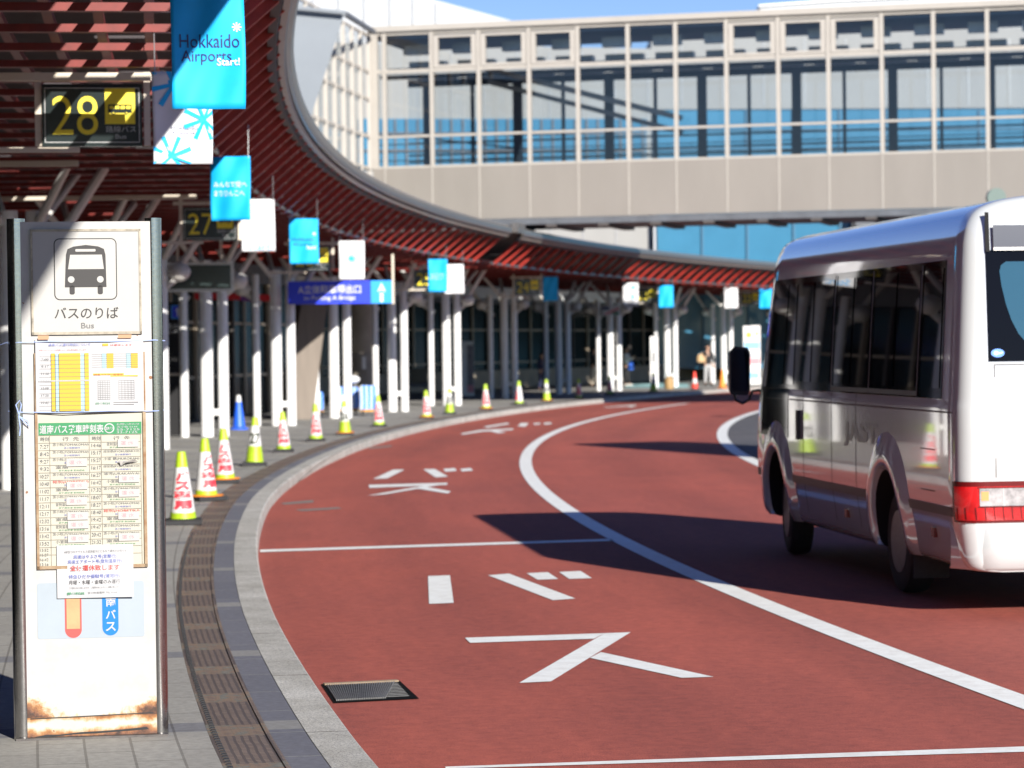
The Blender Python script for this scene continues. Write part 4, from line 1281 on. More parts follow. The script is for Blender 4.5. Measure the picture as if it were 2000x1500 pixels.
zc, xc = sx.outputs[2], sx.outputs[0]
# rust creeps up from the seam at z=.095 (mostly at both corners) and from the foot
ab = M2('ABSOLUTE', xc, 0); corner = M2('MULTIPLY', M2('SUBTRACT', ab, .07), .42); 
up_ = M2('SUBTRACT', M2('ADD', .112, corner), zc)            # above the seam
aboveseam = M2('GREATER_THAN', zc, .096)
r1 = M2('MULTIPLY', M2('ADD', M2('MULTIPLY', up_, 15.0), M2('MULTIPLY', M2('SUBTRACT', n1.outputs['Fac'], .53), 4.6)), aboveseam)
lo = M2('SUBTRACT', .045, zc); hi = M2('SUBTRACT', zc, .078)
r2 = M2('MULTIPLY', M2('ADD', M2('MULTIPLY', M2('MAXIMUM', lo, hi), 22.0), M2('MULTIPLY', M2('SUBTRACT', n1.outputs['Fac'], .45), 3.0)), M2('SUBTRACT', 1, aboveseam))
spots = M2('MULTIPLY', M2('GREATER_THAN', n3.outputs['Fac'], .735), .7)
fac = M2('MAXIMUM', M2('MAXIMUM', r1, r2), spots, True)
rp = N(nt, 'ShaderNodeValToRGB'); e = rp.color_ramp.elements
e[0].position = 0; e[0].color = (.43, .425, .415, 1); e[1].position = 1; e[1].color = (.045, .022, .014, 1)
e.new(.18).color = (.46, .37, .24, 1); e.new(.42).color = (.34, .155, .05, 1); e.new(.75).color = (.17, .065, .028, 1)
nt.links.new(M2('MULTIPLY', fac, M2('ADD', .55, M2('MULTIPLY', n2.outputs['Fac'], .8))), rp.inputs[0])
gr = N(nt, 'ShaderNodeValToRGB'); gr.color_ramp.elements[0].position = .3; gr.color_ramp.elements[0].color = (.86, .85, .83, 1); gr.color_ramp.elements[1].position = .6
mx = N(nt, 'ShaderNodeMix', data_type='RGBA', blend_type='MULTIPLY'); mx.inputs[0].default_value = 1
nt.links.new(n1.outputs['Fac'], gr.inputs[0]); nt.links.new(rp.outputs[0], mx.inputs[6]); nt.links.new(gr.outputs[0], mx.inputs[7]); nt.links.new(mx.outputs[2], bs.inputs['Base Color'])
bs.inputs['Roughness'].default_value = .45
bp = N(nt, 'ShaderNodeBump', Strength=.35, Distance=.004); nt.links.new(fac, bp.inputs['Height']); nt.links.new(bp.outputs[0], bs.inputs['Normal'])

M_chrome = mat('stainless_post', (.42, .41, .40), .13, 1.0, var=(60, .12), bump=(160, .03))
M_sprint = mat('print_black', (.022, .02, .02), .5); M_splate = mat('sign_plate_white', (.40, .395, .375), .4, var=(5, .03))
M_sframe = mat('plate_frame', (.28, .25, .2), .5, .4, var=(25, .4)); M_brownframe = mat('rusty_frame', (.22, .17, .11), .6, .1, var=(18, .5), var_col=(.2, .09, .03))
M_paper = mat('paper_white', (.43, .43, .44), .7); M_paper2 = mat('paper_beige', (.42, .405, .335), .6, var=(6, .04)); M_pyel = mat('print_yellow', (.48, .34, .025), .6); M_plb = mat('print_pale_blue', (.3, .43, .47), .6)
M_pgreen = mat('print_deep_green', (.02, .2, .07), .55); M_pgrey = mat('print_grey', (.15, .15, .15), .6); M_pblue = mat('print_blue', (.05, .08, .36), .6); M_pred = mat('print_red_soft', (.48, .05, .04), .6)
M_pale = mat('pale_blue_band', (.30, .345, .385), .5, var=(4, .04)); M_pillb = mat('pill_blue', (.0, .15, .50), .4); M_pillr = mat('pill_red', (.5, .07, .06), .45); M_pillo = mat('pill_orange_faded', (.44, .27, .13), .55, var=(14, .12)); M_tape = mat('tape_orange', (.45, .25, .14), .6)
M_cut = mat('covering_paper', (.42, .405, .385), .7)
PW = .268
m = MB(); m.box((0, .045, 1.14), (2 * PW + .03, .09, 2.26), M_spanel); m.build('panel', stop)
m = MB(); m.poly([(-PW, .089), (-.1, .0915), (PW, .101), (PW, .105), (-.1, .0965), (-PW, .094)], M_black, .6); m.poly([(-PW + .03, .006), (-.15, .012), (-.08, .018), (.02, .019), (.12, .024), (PW - .02, .03), (PW - .03, .041), (.13, .033), (.04, .029), (-.05, .027), (-.14, .019), (-.2, .02), (-PW + .02, .012)], M_black, .6); m.add([], [], M_black); m.build('seam', stop)
for sx_, rr in ((-1, .040), (1, .037)):
    m = MB(); m.tube([(sx_ * (PW + rr - .008), .035, .0), (sx_ * (PW + rr - .008), .035, 2.285)], rr, M_chrome, 24); m.build('post', stop, True)
m = MB(); m.box((0, .05, .003), (.66, .16, .012), M_edge); m.build('foot_plate', stop)
# plate with the bus pictogram
m = MB()
x0, x1 = sg(64, 552)[0], sg(276, 552)[0]; z0, z1 = (1441 - 655) / SC, (1441 - 450) / SC
m.box(((x0 + x1) / 2, -.004, (z0 + z1) / 2), (x1 - x0, .008, z1 - z0), M_splate); m.build('name_plate', stop)
m = MB()
for a, b, c, d in ((x0, z0, x1, z0 + .012), (x0, z1 - .01, x1, z1), (x0, z0, x0 + .009, z1), (x1 - .009, z0, x1, z1)): m.box(((a + c) / 2, -.009, (b + d) / 2), (c - a, .006, d - b), M_sframe)
m.build('plate_frame', stop)
m = MB()
a, b = sg(108, 527)[0], sg(229, 527)[0]; c, d = (1441 - 588) / SC, (1441 - 468) / SC
m.rrect(a, c, b, d, .025, M_sprint, 6); m.rrect(a + .0045, c + .0045, b - .0045, d - .0045, .021, M_splate, 7)
def sp(pts): return [sg(x, y) for x, y in pts]
m.poly(sp([(129, 563), (131, 500), (134, 489), (145, 484), (169, 481), (193, 484), (204, 489), (207, 500), (209, 563)][::-1]) , M_sprint, 8)
m.rrect(sg(149, 0)[0] - 0 + .0129 * 491 / SC * -1 + 0, (1441 - 494) / SC, sg(188, 0)[0] - .0129 * 491 / SC, (1441 - 489) / SC, .004, M_splate, 9)
m.poly(sp([(135, 528), (139, 500), (200, 500), (204, 528)][::-1]), M_splate, 9)
for px in (141, 197): m.disc(*sg(px, 548), .0145, M_splate, 9)
for px in (143, 197): m.rrect(sg(px - 5, 572)[0], (1441 - 577) / SC, sg(px + 5, 572)[0], (1441 - 560) / SC, .008, M_sprint, 8)
T_(m, 'バスのりば', 109, 602, 232, 624, M_sprint, 7, .006)
T_(m, 'Bus', 160, 632, 185, 643, M_pgrey, 7, .01)
m.build('plate_print', stop)
# white poster with yellow columns
m = MB(); m.rect(sg(73, 738)[0], (1441 - 806) / SC, sg(280, 738)[0], (1441 - 662) / SC, M_paper, 12, 10)
m.build('schedule_poster', stop, False, lambda v: Vector((v.x, v.y - .004 * sin(9 * v.z) - .003 * sin(14 * v.x), v.z)))
m = MB()
L = 17
for a, b in ((103, 110), (118, 159), (167, 175)): R_(m, a, 691, b, 803, M_pyel, L)
for a, b in ((111, 117), (159, 166)): R_(m, a, 691, b, 803, M_plb, L)
R_(m, 78, 743, 175, 745.5, M_paper, L + 1)
for a, b, c in ((200, 208, M_plb), (209, 222, M_pyel), (247, 255, M_plb), (256, 269, M_pyel)): R_(m, a, 692, b, 721, c, L)
for k in range(14): R_(m, 80, 696 + 8 * k, 175, 696.5 + 8 * k, M_pgrey, L + 1)
for k in range(7): R_(m, 180, 693 + 4.2 * k, 270, 693.4 + 4.2 * k, M_pgrey, L + 1)
for k in range(11):
    R_(m, 192, 745 + 3.6 * k, 216, 745.6 + 3.6 * k, M_pgrey, L); R_(m, 232, 745 + 3.6 * k, 262, 745.6 + 3.6 * k, M_pgrey, L)
for k in range(6):
    R_(m, 192 + 4.6 * k, 745, 192.4 + 4.6 * k, 782, M_pgrey, L); R_(m, 232 + 6 * k, 745, 232.4 + 6 * k, 782, M_pgrey, L)
R_(m, 183, 731, 242, 734.5, M_pyel, L); R_(m, 216, 735, 269, 737.5, M_pyel, L)
T_(m, '道南バス運行時刻について', 97, 672, 178, 677, M_pblue, L); R_(m, 201, 673, 212, 677.5, M_pyel, L); T_(m, 'は運休します', 216, 674, 258, 678, M_pred, L)
T_(m, '新型コロナウイルスの影響により一部の便を運休いたします', 80, 683, 170, 685.5, M_pred, L)
T_(m, '特急バスは一部運休', 185, 732, 240, 735, M_pred, L + 1); T_(m, '道南バス株式会社', 187, 787, 216, 791.5, M_pgreen, L); R_(m, 222, 787, 270, 788, M_pgrey, L); R_(m, 222, 791, 262, 792, M_pgrey, L)
for k in range(7): T_(m, '%d:%02d' % (7 + k * 2, (k * 17) % 60), 84, 700 + 14 * k, 98, 704 + 14 * k, M_pgrey, L)
m.build('poster_print', stop)
m = MB(); R_(m, 77, 656, 98, 664, M_tape, 20); R_(m, 231, 656, 257, 663, M_tape, 20); m.build('tape', stop)
# framed timetable
x0, x1 = sg(73, 960)[0], sg(286, 960)[0]; z0, z1 = (1441 - 1110) / SC, (1441 - 690) / SC
m = MB(); m.rect(x0, z0, x1, z1, M_paper2, 2); m.build('timetable', stop)
m = MB()
for a, b, c, d in ((x0, z0, x1, z0 + .014), (x0, z0, x0 + .011, z1), (x1 - .013, z0, x1, z1)): m.box(((a + c) / 2, -.006, (b + d) / 2), (c - a, .014, d - b), M_brownframe)
m.build('timetable_frame', stop)
m = MB(); L = 4
R_(m, 78, 826, 276, 850, M_pgreen, L); T_(m, '道南バス発車時刻表', 80, 830, 203, 847, M_paper, L + 1, .02)
m.disc(*sg(214, 838), .022, M_paper, L + 1, 24); m.disc(*sg(214, 838), .017, M_pgreen, L + 2, 24); T_(m, '道南バス', 207, 835, 221, 841, M_paper, L + 3, .02)
for k, t in enumerate(('お問い合わせ', '苫小牧 0144', '55-7125', '33-7125')): T_(m, t, 228, 828.5 + 5.2 * k, 272 - 4 * (k % 2), 832.5 + 5.2 * k, M_paper, L + 1)
for x in (78, 101, 177, 200, 276): R_(m, x - .4, 850, x + .4, 1104, M_sframe, L + 1)
for y in [850 + 14.5 * k for k in range(17)] + [1104]: R_(m, 78, y - .35, 276, y + .35, M_sframe, L + 1)
T_(m, '時刻', 82, 853, 98, 861, M_pgrey, L + 1); T_(m, '行  先', 124, 853, 156, 861, M_pgrey, L + 1); T_(m, '時刻', 181, 853, 197, 861, M_pgrey, L + 1); T_(m, '行  先', 222, 853, 254, 861, M_pgrey, L + 1)
lt = ['7:27', '8:42', '9:27', '9:32', '10:27', '10:40', '11:02', '11:17', '12:11', '12:17', '12:32', '13:16', '13:42', '13:52']
rt = ['14:46', '15:17', '15:27', '16:17', '16:27', '16:42', '17:32', '18:07', '18:27', '18:40', '19:42', '19:47', '20:42', '21:32']
ld = ['苫小牧(TOMAKOMAI)'] * 3 + ['室蘭'] + ['苫小牧(TOMAKOMAI)', '穂別(HOBETSU)', '室蘭', '苫小牧(TOMAKOMAI)', '登別温泉', '苫小牧(TOMAKOMAI)', '室蘭', '登別温泉', '苫小牧(TOMAKOMAI)', '小室蘭']
rd = ['登別温泉', '緑泉郷(RYOKUSENKYO)', '小室 蘭(MURORAN)', '緑泉郷(RYOKUSENKYO)', '浦河(URAKAWA)', '小室蘭', '苫小牧(TOMAKOMAI)', '室蘭', '苫小牧(TOMAKOMAI)', '穂別(HOBETSU)', '室蘭', '苫小牧(TOMAKOMAI)', '苫小牧(TOMAKOMAI)', '室蘭']
for k in range(14):
    y = 866 + 14.5 * k
    T_(m, lt[k], 81, y + 2, 98, y + 9, M_pgrey, L + 1); T_(m, rt[k], 180, y + 1, 198, y + 8, M_pgrey, L + 1)
    for t, a, b in ((ld[k], 105, 174), (rd[k], 203, 272)):
        lng = len(t) > 6
        T_(m, t, a if lng else a + 6, y - .5, b if lng else a + 30, y + 5.5, M_pred if 'HOBETSU' in t else M_pgrey, L + 1)
        if lng: T_(m, '苫小牧駅前行', a + 22, y + 7, b - 16, y + 10.5, M_pblue, L + 1)
        else: T_(m, '新千歳空港 登別経由', a + 12, y + 7.5, b - 8, y + 10.5, M_pgreen, L + 1)
for k, t in enumerate(('13:52', '15:27', '16:42', '13:16')): T_(m, t, 81, 1070 + 9.2 * k, 97, 1075.5 + 9.2 * k, M_pgrey, L + 1)
m.build('timetable_print', stop)
for x, y in ((131, 898), (132, 943), (131, 973), (133, 1002), (134, 1019), (134, 1046), (230, 862), (232, 931), (232, 959), (231, 1003), (232, 1045)):
    m = MB(); R_(m, x, y - 2, x + 40, y + 13, M_cut, 7); T_(m, '運 休', x + 6, y + 1, x + 30, y + 9, M_pink, 8); m.build('cancel_slip', stop)
m = MB(); q = sp([(236, 912), (246, 905), (270, 904), (262, 899), (240, 903), (232, 900)])
m.add([(x, -.012 - .02 * (i % 2), z) for i, (x, z) in enumerate(q)], [(0, 1, 2, 3, 4, 5)], M_cut); m.build('peeled_slip', stop)
# pale band, two pill marks
m = MB(); a = sg(75, 1190)[0]; b = sg(281, 1190)[0]; m.rrect(a, (1441 - 1246) / SC, b, (1441 - 1137) / SC, .01, M_pale, 1); m.build('pale_band', stop)
def pill(name, x0, x1, yb, m1, m2):
    m = MB(); a, b = sg(x0, 1200)[0], sg(x1, 1200)[0]; r = (b - a) / 2
    z0 = (1441 - yb) / SC
    m.poly([(a + r + r * cos(radians(180 + 10 * k)), z0 + r + r * sin(radians(180 + 10 * k))) for k in range(19)] + [(b, (1441 - 1120) / SC), (a, (1441 - 1120) / SC)], m1, 2)
    if m2:
        m.rect(a + .007, z0 + .04, b - .007, (1441 - 1120) / SC, m2, 3)
    return m
m = pill('pill', 128, 160, 1245, M_pillr, M_pillo); m.build('red_pill_mark', stop)
m = pill('pill', 200, 231, 1242, M_pillb, None)
for t, y in (('道', 1145), ('南', 1168), ('バ', 1192), ('ス', 1216)): T_(m, t, 206.5, y, 226, y + 17.5, M_paper, 3, .02)
m.build('blue_pill_mark', stop)
# taped notice
m = MB(); a, b = sg(113, 1115)[0], sg(260, 1115)[0]
m.rect(a, (1441 - 1167) / SC, b, (1441 - 1064) / SC, M_paper, 11, 8); m.build('notice', stop, False, lambda v: Vector((v.x, v.y - .004 * sin(11 * v.x) - .012 * max(0, (v.x - .1) * 6) * max(0, (.72 - v.z) * 8), v.z)))
m = MB(); L = 14
T_(m, '※新型コロナウイルス感染拡大にともなう運休のお知らせ', 127, 1074, 247, 1079, M_pgrey, L)
T_(m, '高速はやぶさ号(室蘭行)', 145, 1083, 227, 1091.5, M_pblue, L); T_(m, '高速エアポート号(登別温泉行)', 134, 1092.5, 237, 1101, M_pblue, L)
T_(m, '全便運休致します', 138, 1103, 233, 1114, M_pred, L, .01); T_(m, '特急ひだか優駿号(浦河行)', 136, 1121.5, 233, 1130, M_pblue, L); T_(m, '月曜・水曜・金曜のみ運行', 136, 1132, 234, 1140.5, M_sprint, L)
T_(m, 'ご不便をおかけ致しますが、ご理解のほどよろしくお願い致します', 136, 1145, 233, 1149, M_pgrey, L); T_(m, '道南バス株式会社', 132, 1155, 166, 1160.5, M_pgreen, L, .02); T_(m, '苫小牧営業所 TEL 0144-55-7125', 172, 1155, 248, 1159.5, M_pgrey, L)
m.build('notice_print', stop)
# string tied round the board, with a bow at the left post
M_string = mat('string_blue', (.35, .45, .75), .7)
m = MB()
W = PW + .074
for zz, dz in (((1441 - 669) / SC, .004), ((1441 - 804) / SC, -.004)):
    m.tube([(-W - .002, .035, zz - dz), (-PW - .03, -.012, zz), (-.1, -.032, zz + dz), (.1, -.03, zz), (PW + .03, -.01, zz + dz), (W, .035, zz)], .0022, M_string, 6)
cx, cz = -PW - .03, (1441 - 812) / SC
m.tube([(cx, -.014, cz + .01), (cx - .012, -.02, cz + .05), (cx + .005, -.02, cz + .07), (cx + .012, -.02, cz + .05), (cx, -.014, cz), (cx + .03, -.02, cz - .03), (cx + .045, -.02, cz - .045), (cx + .04, -.02, cz - .02), (cx, -.014, cz)], .0028, M_string, 6)
m.tube([(cx, -.014, cz), (cx + .006, -.016, cz - .05), (cx + .002, -.014, cz - .085)], .0026, M_string, 6)
m.tube([(-W, .03, (1441 - 668) / SC), (-W - .1, .05, (1441 - 683) / SC), (-W - .3, .08, (1441 - 678) / SC)], .002, M_string, 6)
m.build('string', stop)
# ------------------------------------------------------------------ minibus
BUS_L = 6.95
b0 = Vector((2.92, 18.4, 0)); hd = Vector((-.112, .994, 0)).normalized()
# local frame: x to the right, y forward, z up; the left rear corner at x=-1.04, y=0
lat = Vector((hd.y, -hd.x, 0))
borig = b0 + lat * 1.04
bus = empty('minibus', borig, atan2(hd.y, hd.x) - pi / 2, 'white minibus with dark windows driving away at the right', 'minibus')
M_body = mat('bus_paint', (.56, .585, .58), .1, 0.0, coat=1.0, spec=1.0)
M_body.node_tree.nodes['Principled BSDF'].inputs['Coat IOR'].default_value = 1.9
M_bwin = mat('bus_window_black', (.004, .004, .005), .03, spec=.2)
M_bpane = mat('bus_pane', (.008, .010, .011), .015, spec=.5)
M_rearglass = mat('bus_rear_glass', (.022, .075, .105), .02, spec=.9, coat=1.0)
M_strip = mat('bus_trim', (.035, .028, .028), .4)
M_arch = mat('arch_black', (.008, .008, .008), .9)
M_tail = mat('tail_red', (.46, .006, .008), .12, coat=1.0, var=(9, .35)); M_taild = mat('tail_dark_red', (.12, .004, .005), .2); M_tailw = mat('tail_clear', (.36, .35, .35), .1, coat=1.0, var=(14, .45)); M_taila = mat('tail_amber', (.75, .32, .12), .2)
PROF = [(.80, .30), (.93, .305), (.985, .36), (1.01, .5), (1.032, .66), (1.04, .8), (1.04, 1.1), (1.038, 1.36), (1.03, 1.44), (1.012, 1.75), (.99, 2.1), (.972, 2.36), (.958, 2.49), (.925, 2.60), (.865, 2.68), (.745, 2.735), (.6, 2.765), (.4, 2.785), (.2, 2.795), (0, 2.80)]
def cr(pts, n):
    out = []
    for i in range(len(pts) - 1):
        p0, p1, p2, p3 = pts[max(i - 1, 0)], pts[i], pts[i + 1], pts[min(i + 2, len(pts) - 1)]
        for k in range(n):
            t = k / n
            out.append(tuple(.5 * (2 * b + (c - a) * t + (2 * a - 5 * b + 4 * c - d) * t * t + (3 * b - a - 3 * c + d) * t ** 3) for a, b, c, d in zip(p0, p1, p2, p3)))
    return out + [pts[-1]]
DP = cr(PROF, 3)
def Wz(z):
    for (a, za), (b, zb) in zip(DP[3:], DP[4:]):
        if za <= z <= zb + 1e-9: return a + (b - a) * (z - za) / max(zb - za, 1e-9)
    return 1.04
RR, RF = .13, .34
def inset(v):
    if v < RR: return RR - sqrt(max(0, RR * RR - (RR - v) ** 2))
    if v > BUS_L - RF: q = v - (BUS_L - RF); return RF - sqrt(max(0, RF * RF - q * q))
    return 0.0
def vmap(v, z):
    rear = .10 * max(0, (z - 1.3) / 1.4) ** 1.3
    front = .62 * max(0, (z - 1.0) / 1.7)
    return v + rear * max(0, 1 - v / 1.0) - front * max(0, (v - 5.2) / (BUS_L - 5.2))
def side(v, z, off=0.0, sgn=-1):
    return Vector((sgn * (Wz(z) - inset(v) + off), vmap(v, z), z))
m = MB()
stations = [0, .004, .015, .035, .06, .085, .11, .3] + [.3 + .3 * k for k in range(1, 21)] + [BUS_L - RF + RF * t for t in (0, .25, .45, .62, .76, .87, .95, 1)]
vs = []
for v in stations:
    ins = inset(v)
    half = [(max(w - ins * min(1, w / .8), 0), z - (ins * .55 * max(0, (z - 2.3) / .4)), z) for w, z in DP]
    ring = [(-w, vmap(v, z0), z) for w, z, z0 in half] + [(w, vmap(v, z0), z) for w, z, z0 in half[-2::-1]]
    vs.append(ring)
n = len(vs[0])
flat = [p for r in vs for p in r]
fs = []
for i in range(len(stations) - 1):
    for j in range(n - 1): fs.append((i * n + j, i * n + j + 1, (i + 1) * n + j + 1, (i + 1) * n + j))
    fs.append((i * n + n - 1, i * n, (i + 1) * n, (i + 1) * n + n - 1))
h = n // 2
for base_, rev in ((0, False), ((len(stations) - 1) * n, True)):
    for j in range(h):
        q = (base_ + j, base_ + n - 1 - j, base_ + n - 2 - j, base_ + j + 1)
        if j == h - 1: q = (base_ + j, base_ + n - 1 - j, base_ + h)
        fs.append(q[::-1] if rev else q)
m.add(flat, fs, M_body)
body = m.build('body', bus, True, sharp=50)
bm = bmesh.new(); bm.from_mesh(body.data); bmesh.ops.recalc_face_normals(bm, faces=bm.faces); bm.to_mesh(body.data); bm.free()
# cut the wheel arches
WR = .375
AX = (1.95, 5.82)
cut = MB()
for ax in AX:
    for sg_ in (-1, 1):
        c = Vector((sg_ * .86, ax, WR - .01)); k = 40
        r_ = .47
        ring = lambda x: [(x, ax + r_ * cos(2 * pi * i / k) * .96, WR + .03 + r_ * sin(2 * pi * i / k) * 1.05) for i in range(k)]
        cut.add(ring(sg_ * .5) + ring(sg_ * 1.2), [tuple(range(k)), tuple(range(2 * k - 1, k - 1, -1))] + [(i, (i + 1) % k, k + (i + 1) % k, k + i) for i in range(k)], M_arch)
co = cut.build('cutter')
bm = bmesh.new(); bm.from_mesh(co.data); bmesh.ops.recalc_face_normals(bm, faces=bm.faces); bm.to_mesh(co.data); bm.free()
body.data.materials.append(M_arch)
co.matrix_world = Matrix.Translation(borig) @ Matrix.Rotation(bus.rotation_euler.z, 4, 'Z')
md = body.modifiers.new('b', 'BOOLEAN'); md.object = co; md.operation = 'DIFFERENCE'; md.solver = 'EXACT'
try: md.material_mode = 'TRANSFER'
except Exception: pass
dg = bpy.context.evaluated_depsgraph_get(); dg.update()
nm = bpy.data.meshes.new_from_object(body.evaluated_get(dg))
body.modifiers.clear(); body.data = nm
nm.name = 'body'
nm.set_sharp_from_angle(angle=radians(40))
bpy.data.objects.remove(co)

def patch(name, v0, v1, z0, z1, off, mt, parent=bus, sgn=-1, nv=8, nz=8, corner=0.0, shear=0.0, build=True, mb=None):
    """panel following the side of the body"""
    mm = mb or MB(); vs = []
    for i in range(nv + 1):
        for j in range(nz + 1):
            z = z0 + (z1 - z0) * j / nz; v = v0 + (v1 - v0) * i / nv + shear * (z - z0) / (z1 - z0)
            vs.append(side(v, z, off, sgn))
    f = [(i * (nz + 1) + j, i * (nz + 1) + j + 1, (i + 1) * (nz + 1) + j + 1, (i + 1) * (nz + 1) + j) for i in range(nv) for j in range(nz)]
    if sgn > 0: f = [q[::-1] for q in f]
    mm.add(vs, f, mt)
    return mm.build(name, parent, True) if build else mm
for sgn in (-1, 1):
    mm = patch('window_band', .46, 6.42, 1.43, 2.36, .004, M_bwin, sgn=sgn, nv=26, build=False)
    patch('x', 5.35, 6.75, 1.02, 1.44, .004, M_bwin, sgn=sgn, nv=10, build=False, mb=mm)
    mm.build('window_band', bus, True)
    for v0, v1 in ((.52, 1.02), (1.14, 1.72), (1.80, 2.42), (2.56, 3.05), (3.13, 3.66), (3.80, 4.42), (4.52, 5.05), (5.16, 5.55), (5.62, 6.3)):
        p_ = patch('window', v0, v1, 1.50 if v0 < 5 else 1.47, 2.31, .009, M_bpane, sgn=sgn, nv=3)
    mm = MB()
    for v0, v1 in ((1.08, 3.72),): patch('x', v0, v1, 1.44, 1.475, .012, M_strip, sgn=sgn, nv=8, nz=1, build=False, mb=mm)
    for v in (1.08, 2.48, 3.72): patch('x', v, v + .03, 1.44, 2.34, .012, M_edge, sgn=sgn, nv=1, nz=6, build=False, mb=mm)
    mm.build('window_frame', bus, True)
    mm = MB()
    for a, b in ((.02, 1.46), (2.44, 5.33), (6.3, 6.8)): patch('x', a, b, .655, .715, .007, M_strip, sgn=sgn, nv=10, nz=2, build=False, mb=mm)
    mm.build('trim_strip', bus, True)
    mm = MB()
    for v in (2.9, 3.72, 4.75):
        patch('x', v, v + .012, .42, 1.43, .0015, M_arch, sgn=sgn, nv=1, nz=12, build=False, mb=mm)
    patch('x', .1, 5.3, 1.338, 1.350, .0015, M_edge, sgn=sgn, nv=20, nz=1, build=False, mb=mm)
    mm.build('panel_gap', bus, True)
    # arch lips
    for ax in AX:
        mm = MB(); ns = 30; ring = []
        for i in range(ns + 1):
            t = radians(-24 + 228 * i / ns)
            for rr, off in ((.475, .0), (.482, .03), (.52, .044), (.58, .042), (.65, .022), (.74, -.004)):
                z = max(.32, WR + .03 + rr * sin(t) * 1.05); v = ax + rr * cos(t) * .96
                s_ = side(min(max(v, .0), BUS_L - .05), z, off, sgn); ring.append((s_.x, s_.y, z))
        mm.add(ring, [(i * 6 + j, i * 6 + j + 1, (i + 1) * 6 + j + 1, (i + 1) * 6 + j) for i in range(ns) for j in range(5)], M_body)
        mm.build('arch_lip', bus, True, sharp=60)
    for v, z in ((.72, .52), (3.3, .5)):
        mm = MB(); s_ = side(v, z, .008, sgn); mm.box((s_.x, s_.y, s_.z), (.03, .075, .065), M_taild); mm.build('side_marker', bus)
# fuel flap outline, door handle, lettering on the left side
mm = MB()
for a, b, c, d in ((.62, 1.0, .80, .808), (.62, 1.0, 1.08, 1.088)): patch('x', a, b, c, d, .0015, M_edge, nv=2, nz=1, build=False, mb=mm)
mm.build('fuel_flap', bus)
mm = MB(); s_ = side(4.9, 1.14, .012); mm.box((s_.x, s_.y, s_.z), (.03, .07, .24), M_black); mm.build('door_handle', bus)
V, Fc, asp = text_geo('JAST', .03)
mm = MB(); mm.add([side(3.30 - a * 1.1, 1.02 + .2 * b, .003) for a, b in V], Fc, mat('letter_navy', (.02, .02, .06), .3)); mm.build('lettering', bus)
# rear end
def rear(x, z, off=0.0): return Vector((x, vmap(0, z) - off, z))
def rquad(mm, pts, off, mt, dep=.0):
    n_ = len(pts)
    mm.add([rear(x, z, off) for x, z in pts], [tuple(range(n_))], mt)
mm = MB()
def rgrid(mm, x0, x1, z0, z1, off, mt, nz=8):
    vs = [rear(x, z0 + (z1 - z0) * j / nz, off) for x in (x0, x1) for j in range(nz + 1)]
    mm.add(vs, [(j, nz + 1 + j, nz + 2 + j, j + 1) for j in range(nz)], mt)
rgrid(mm, -.835, .835, 1.68, 2.41, .006, M_bwin); mm.build('rear_window_band', bus, True)
mm = MB(); pts = []
pts = [(-.735, 2.31), (-.745, 2.27), (-.735, 2.18), (-.71, 2.06), (-.675, 1.95), (-.63, 1.86), (-.57, 1.79), (-.5, 1.76)]
pts = [(.74, 2.30), (.70, 2.335), (-.70, 2.335)] + pts + [(.6, 1.76), (.70, 1.80), (.74, 1.88)]
rquad(mm, pts, .010, M_rearglass); mm.build('rear_window', bus)
mm = MB(); rgrid(mm, -.785, .785, 2.425, 2.575, .03, mat('spoiler_navy', (.012, .02, .045), .35, spec=.2), 3); rgrid(mm, -.785, .785, 2.408, 2.428, .031, M_strut, 1); rgrid(mm, -.835, -.808, 2.40, 2.66, .02, M_arch, 4); rgrid(mm, .808, .835, 2.40, 2.66, .02, M_arch, 4); mm.build('spoiler', bus, True)
pass
for sgn in (-1, 1):
    # tail lamps wrap round the rear corner
    def wrapx(a):   # a metres along the surface from the corner; negative = along the side
        return a
    def tail(mm, a0, a1, z0, z1, off, mt):
        vs = []; na = 14
        for i in range(na + 1):
            a = a0 + (a1 - a0) * i / na
            for z in (z0, (z0 + z1) / 2, z1):
                w = Wz(z)
                L_ = RR * pi / 2
                if a < 0: p = Vector((-(w + off), RR - a, z))
                elif a < L_: t = a / RR; p = Vector((-(w - RR + (RR + off) * cos(t)), RR - (RR + off) * sin(t), z))
                else: p = Vector((-(w - RR) + (a - L_), -off, z))
                p.x *= -sgn
                vs.append(p)
        f = [(i * 3 + j, (i + 1) * 3 + j, (i + 1) * 3 + j + 1, i * 3 + j + 1) for i in range(na) for j in range(2)]
        mm.add(vs, f if sgn < 0 else [q[::-1] for q in f], mt)
    mm = MB(); tail(mm, -.02, .62, .625, .895, .012, M_taild); tl = mm.build('tail_lamp', bus, True)
    mm = MB(); tail(mm, .03, .61, .64, .862, .018, M_tail); mm.build('red_lens', tl, True); tl.children[-1].location = (0, 0, 0)
    mm = MB(); tail(mm, .20, .52, .735, .85, .024, M_tailw); tail(mm, .21, .26, .77, .83, .0265, M_taila); mm.build('clear_lens', tl, True)
    mm = MB()
    for k_ in range(9): tail(mm, .05 + k_ * .06, .058 + k_ * .06, .645, .725, .0195, M_taild)
    tail(mm, .19, .53, .726, .733, .025, M_taild); tail(mm, .19, .53, .852, .858, .025, M_taild); tail(mm, .355, .362, .735, .85, .0262, M_steel)
    mm.build('lens_rib', tl, True)
mm = MB(); pass
bp_ = []
for i in range(25):
    a = -1 + 2 * i / 24
    x = 1.035 * a; t = max(0, (abs(x) - .80) / .235); y = -.035 + .30 * t ** 2.2
    for dy, z in ((.03, .31), (0, .33), (-.012, .45), (0, .58), (.035, .615)): bp_.append((x, y + dy, z))
